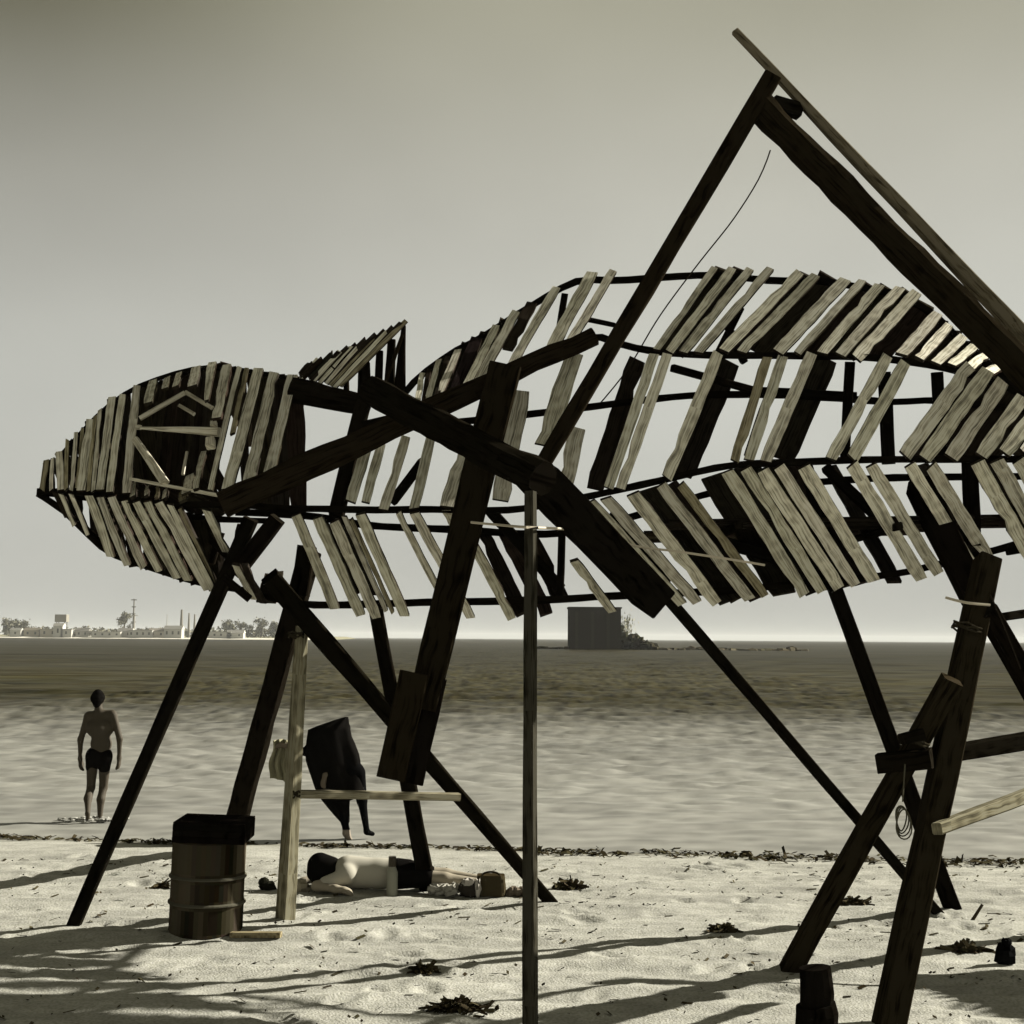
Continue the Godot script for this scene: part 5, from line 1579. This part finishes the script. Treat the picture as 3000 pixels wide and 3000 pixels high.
	b = [
		[S.call(1180.0, 900.0, 0.0), S.call(1300.0, 860.0, 0.0), 0.12, 0.1],
		[S.call(1330.0, 900.0, 0.0), S.call(1385.0, 1240.0, -0.06), 0.095, 0.062],
		[S.call(1385.0, 1240.0, -0.06), S.call(1462.0, 1590.0, 0.06), 0.056, 0.033],
		[S.call(1465.0, 1620.0, 0.06), S.call(1535.0, 1650.0, 0.0), 0.034, 0.026],
		[S.call(1120.0, 950.0, 0.0), S.call(1120.0, 1300.0, -0.04), 0.11, 0.085],
		[S.call(1120.0, 1300.0, -0.04), S.call(1205.0, 1600.0, 0.04), 0.075, 0.036],
		[S.call(1205.0, 1600.0, 0.04), S.call(1255.0, 1720.0, 0.08), 0.036, 0.032],
		[S.call(1190.0, 1640.0, 0.06), S.call(1235.0, 1745.0, -0.06), 0.03, 0.026],
		[S.call(1240.0, 860.0, 0.0), S.call(1000.0, 420.0, -0.05), 0.13, 0.14],
		[S.call(800.0, 440.0, -0.05), S.call(1130.0, 330.0, -0.05), 0.09, 0.09],
		[S.call(950.0, 420.0, -0.1), S.call(890.0, 420.0, -0.2), 0.06, 0.055],
		[S.call(870.0, 430.0, -0.24), S.call(860.0, 470.0, -0.29), 0.092, 0.085],
		[S.call(780.0, 440.0, -0.05), S.call(640.0, 640.0, -0.12), 0.05, 0.042],
		[S.call(640.0, 640.0, -0.12), S.call(420.0, 560.0, -0.1), 0.042, 0.03],
		[S.call(1130.0, 360.0, 0.02), S.call(1080.0, 700.0, 0.12), 0.055, 0.044],
		[S.call(1080.0, 700.0, 0.12), S.call(950.0, 900.0, 0.17), 0.042, 0.03],
	]
	b.append_array(hand_bones(S.call(950.0, 900.0, 0.17), V.call(-0.3, -0.95, 0.1).normalized(), V.call(0, 0.1, 1).normalized(), V.call(1, 0, 0)))
	b.append_array(hand_bones(S.call(420.0, 560.0, -0.1), V.call(-0.98, 0.1, 0.0).normalized(), V.call(0, 0.1, 1).normalized(), V.call(0, -1, 0)))
	var paint2 := func(p: Vector3) -> Color:
		if p.y < 0.145 and p.x < 0.30: return Color(0.22, 0.19, 0.155)
		if (p.x < -0.45 and p.y > 1.0) or (p.x < -0.02 and p.x > -0.13 and p.y < 0.83 and p.z > 0.12): return Color(0.12, 0.10, 0.075)
		return black
	obj("body", flesh(b, 0.0125, 0.025, paint2), tinted(), t)
	obj("hair", flesh([[S.call(870.0, 405.0, -0.23), S.call(858.0, 450.0, -0.3), 0.1, 0.09]], 0.0125, 0.02, dark), matte(black), t)
	# coat: a loft whose folds hang from the shoulders
	var rowsrc := [[185, 1150, 1196], [215, 1040, 1202], [255, 930, 1208], [300, 800, 1216], [350, 684, 1228], [430, 672, 1246], [520, 662, 1290], [650, 655, 1342], [740, 662, 1362], [850, 700, 1372], [960, 742, 1400], [1080, 785, 1430], [1160, 830, 1445], [1240, 880, 1235], [1330, 955, 1232], [1420, 1035, 1236], [1500, 1110, 1236], [1570, 1172, 1212]]
	var N := 28
	var rings := []
	for r in rowsrc:
		var ring := []
		var l: Vector3 = S.call(float(r[1]), float(r[0]), 0.0)
		var q: Vector3 = S.call(float(r[2]), float(r[0]), 0.0)
		var hw := (q.x - l.x) * 0.5
		for j in N:
			var g := TAU * j / N
			var fold := 1.0 + 0.16 * sin(g * 6.0 + l.y * 5.0 + 2.0 * noise_a.get_noise_1d(l.y * 30.0)) + 0.25 * noise_a.get_noise_3d(cos(g) * 16.0, l.y * 14.0, sin(g) * 16.0)
			ring.append(Vector3((l.x + q.x) * 0.5 + cos(g) * hw, l.y, sin(g) * minf(hw * 0.75, 0.22) * fold - 0.03))
		rings.append(ring)
	obj("coat", smooth_loft(rings, Color.WHITE), matte(black), t)
	# towel held out on the left
	st = begin()
	var cloth := Color(0.22, 0.21, 0.14)
	for i in 16:
		for j in 10:
			var pt := func(a: int, c: int) -> Vector3:
				var px := lerpf(225.0, 445.0, c / 10.0) + (18.0 * sin(a * 0.5) - 40.0 * a / 16.0 * (1.0 - c / 10.0) + 60.0 * a / 16.0 * c / 10.0)
				var py := lerpf(500.0, 970.0 + 120.0 * c / 10.0, a / 16.0) - 25.0 * sin(PI * c / 10.0)
				return S.call(px, py, 0.04 * sin(c * 1.9 + a * 0.12) - 0.1)
			var q: Array = [pt.call(i, j), pt.call(i, j + 1), pt.call(i + 1, j + 1), pt.call(i + 1, j)]
			face(st, q, Vector3.BACK, cloth)
			var bk := []
			for p in q: bk.append(p - Vector3(0, 0, 0.012))
			face(st, bk, Vector3.FORWARD, cloth)
	tag(obj("towel", st.commit(), tinted(), self, at), "olive beige towel hanging from the bowed person's hand", "towel")

	# ---- sunbather lying on the sand
	at = Vector3(-1.537,0.000,-13.136)
	at.y = ground(at.x, at.z)
	t = thing("person", "sunbather lying in a pale shirt with a mop of dark hair", "person", at)
	b = [
		[V.call(-0.17, 0.17, 0.0), V.call(-0.09, 0.14, 0.0), 0.09, 0.08],
		[V.call(-0.10, 0.14, 0.0), V.call(0.02, 0.14, 0.0), 0.06, 0.06],
		[V.call(0.04, 0.16, -0.1), V.call(0.06, 0.14, 0.12), 0.085, 0.08],
		[V.call(0.06, 0.14, 0.0), V.call(0.35, 0.13, 0.0), 0.13, 0.115],
		[V.call(0.35, 0.13, 0.0), V.call(0.55, 0.13, 0.0), 0.115, 0.125],
		[V.call(0.05, 0.13, 0.15), V.call(-0.2, 0.05, 0.22), 0.05, 0.042],
		[V.call(-0.2, 0.05, 0.22), V.call(-0.02, 0.04, 0.30), 0.04, 0.028],
		[V.call(0.07, 0.18, -0.12), V.call(-0.1, 0.07, -0.28), 0.05, 0.04],
		[V.call(-0.1, 0.07, -0.28), V.call(-0.28, 0.05, -0.15), 0.04, 0.028],
		[V.call(0.55, 0.12, 0.07), V.call(0.95, 0.10, 0.10), 0.092, 0.06],
		[V.call(0.95, 0.10, 0.10), V.call(1.32, 0.06, 0.06), 0.056, 0.034],
		[V.call(1.34, 0.06, 0.06), V.call(1.43, 0.04, 0.14), 0.034, 0.025],
		[V.call(0.55, 0.12, -0.07), V.call(0.95, 0.10, -0.12), 0.092, 0.06],
		[V.call(0.95, 0.10, -0.12), V.call(1.33, 0.06, -0.1), 0.056, 0.034],
		[V.call(1.35, 0.06, -0.1), V.call(1.44, 0.04, -0.02), 0.034, 0.025],
		[V.call(-0.235, 0.13, 0.03), V.call(-0.25, 0.12, 0.04), 0.02, 0.014],
	]
	b.append_array(hand_bones(V.call(-0.02, 0.04, 0.30), V.call(0.98, -0.1, 0.1).normalized(), V.call(0, 0.2, 1).normalized(), V.call(0, -1, 0)))
	b.append_array(hand_bones(V.call(-0.28, 0.05, -0.15), V.call(-0.9, -0.1, 0.3).normalized(), V.call(0.3, 0, 0.9).normalized(), V.call(0, -1, 0)))
	obj("body", flesh(b, 0.0125, 0.025, func(_p: Vector3) -> Color: return Color(0.25, 0.22, 0.17)), tinted(0.9), t)
	var shirt := Color(0.36, 0.345, 0.29)
	obj("shirt", flesh([
		[V.call(0.04, 0.16, -0.1), V.call(0.06, 0.14, 0.12), 0.10, 0.095], [V.call(0.06, 0.14, 0.0), V.call(0.35, 0.13, 0.0), 0.15, 0.132], [V.call(0.35, 0.13, 0.0), V.call(0.5, 0.13, 0.0), 0.132, 0.136],
		[V.call(0.05, 0.13, 0.15), V.call(-0.12, 0.075, 0.2), 0.068, 0.06], [V.call(0.07, 0.18, -0.12), V.call(-0.04, 0.10, -0.23), 0.068, 0.06]], 0.0125, 0.025, func(_p: Vector3) -> Color: return shirt), tinted(), t)
	obj("shorts", flesh([
		[V.call(0.52, 0.13, 0.0), V.call(0.6, 0.13, 0.0), 0.14, 0.13], [V.call(0.55, 0.12, 0.07), V.call(0.78, 0.11, 0.09), 0.11, 0.09], [V.call(0.55, 0.12, -0.07), V.call(0.78, 0.11, -0.1), 0.11, 0.09]], 0.0125, 0.02, dark), matte(black), t)
	obj("hair", flesh([
		[V.call(-0.20, 0.20, 0.0), V.call(-0.10, 0.18, 0.0), 0.115, 0.10], [V.call(-0.12, 0.15, 0.04), V.call(-0.02, 0.12, 0.1), 0.08, 0.05], [V.call(-0.22, 0.13, 0.05), V.call(-0.2, 0.08, 0.1), 0.09, 0.05]], 0.0125, 0.03, dark), matte(black), t)
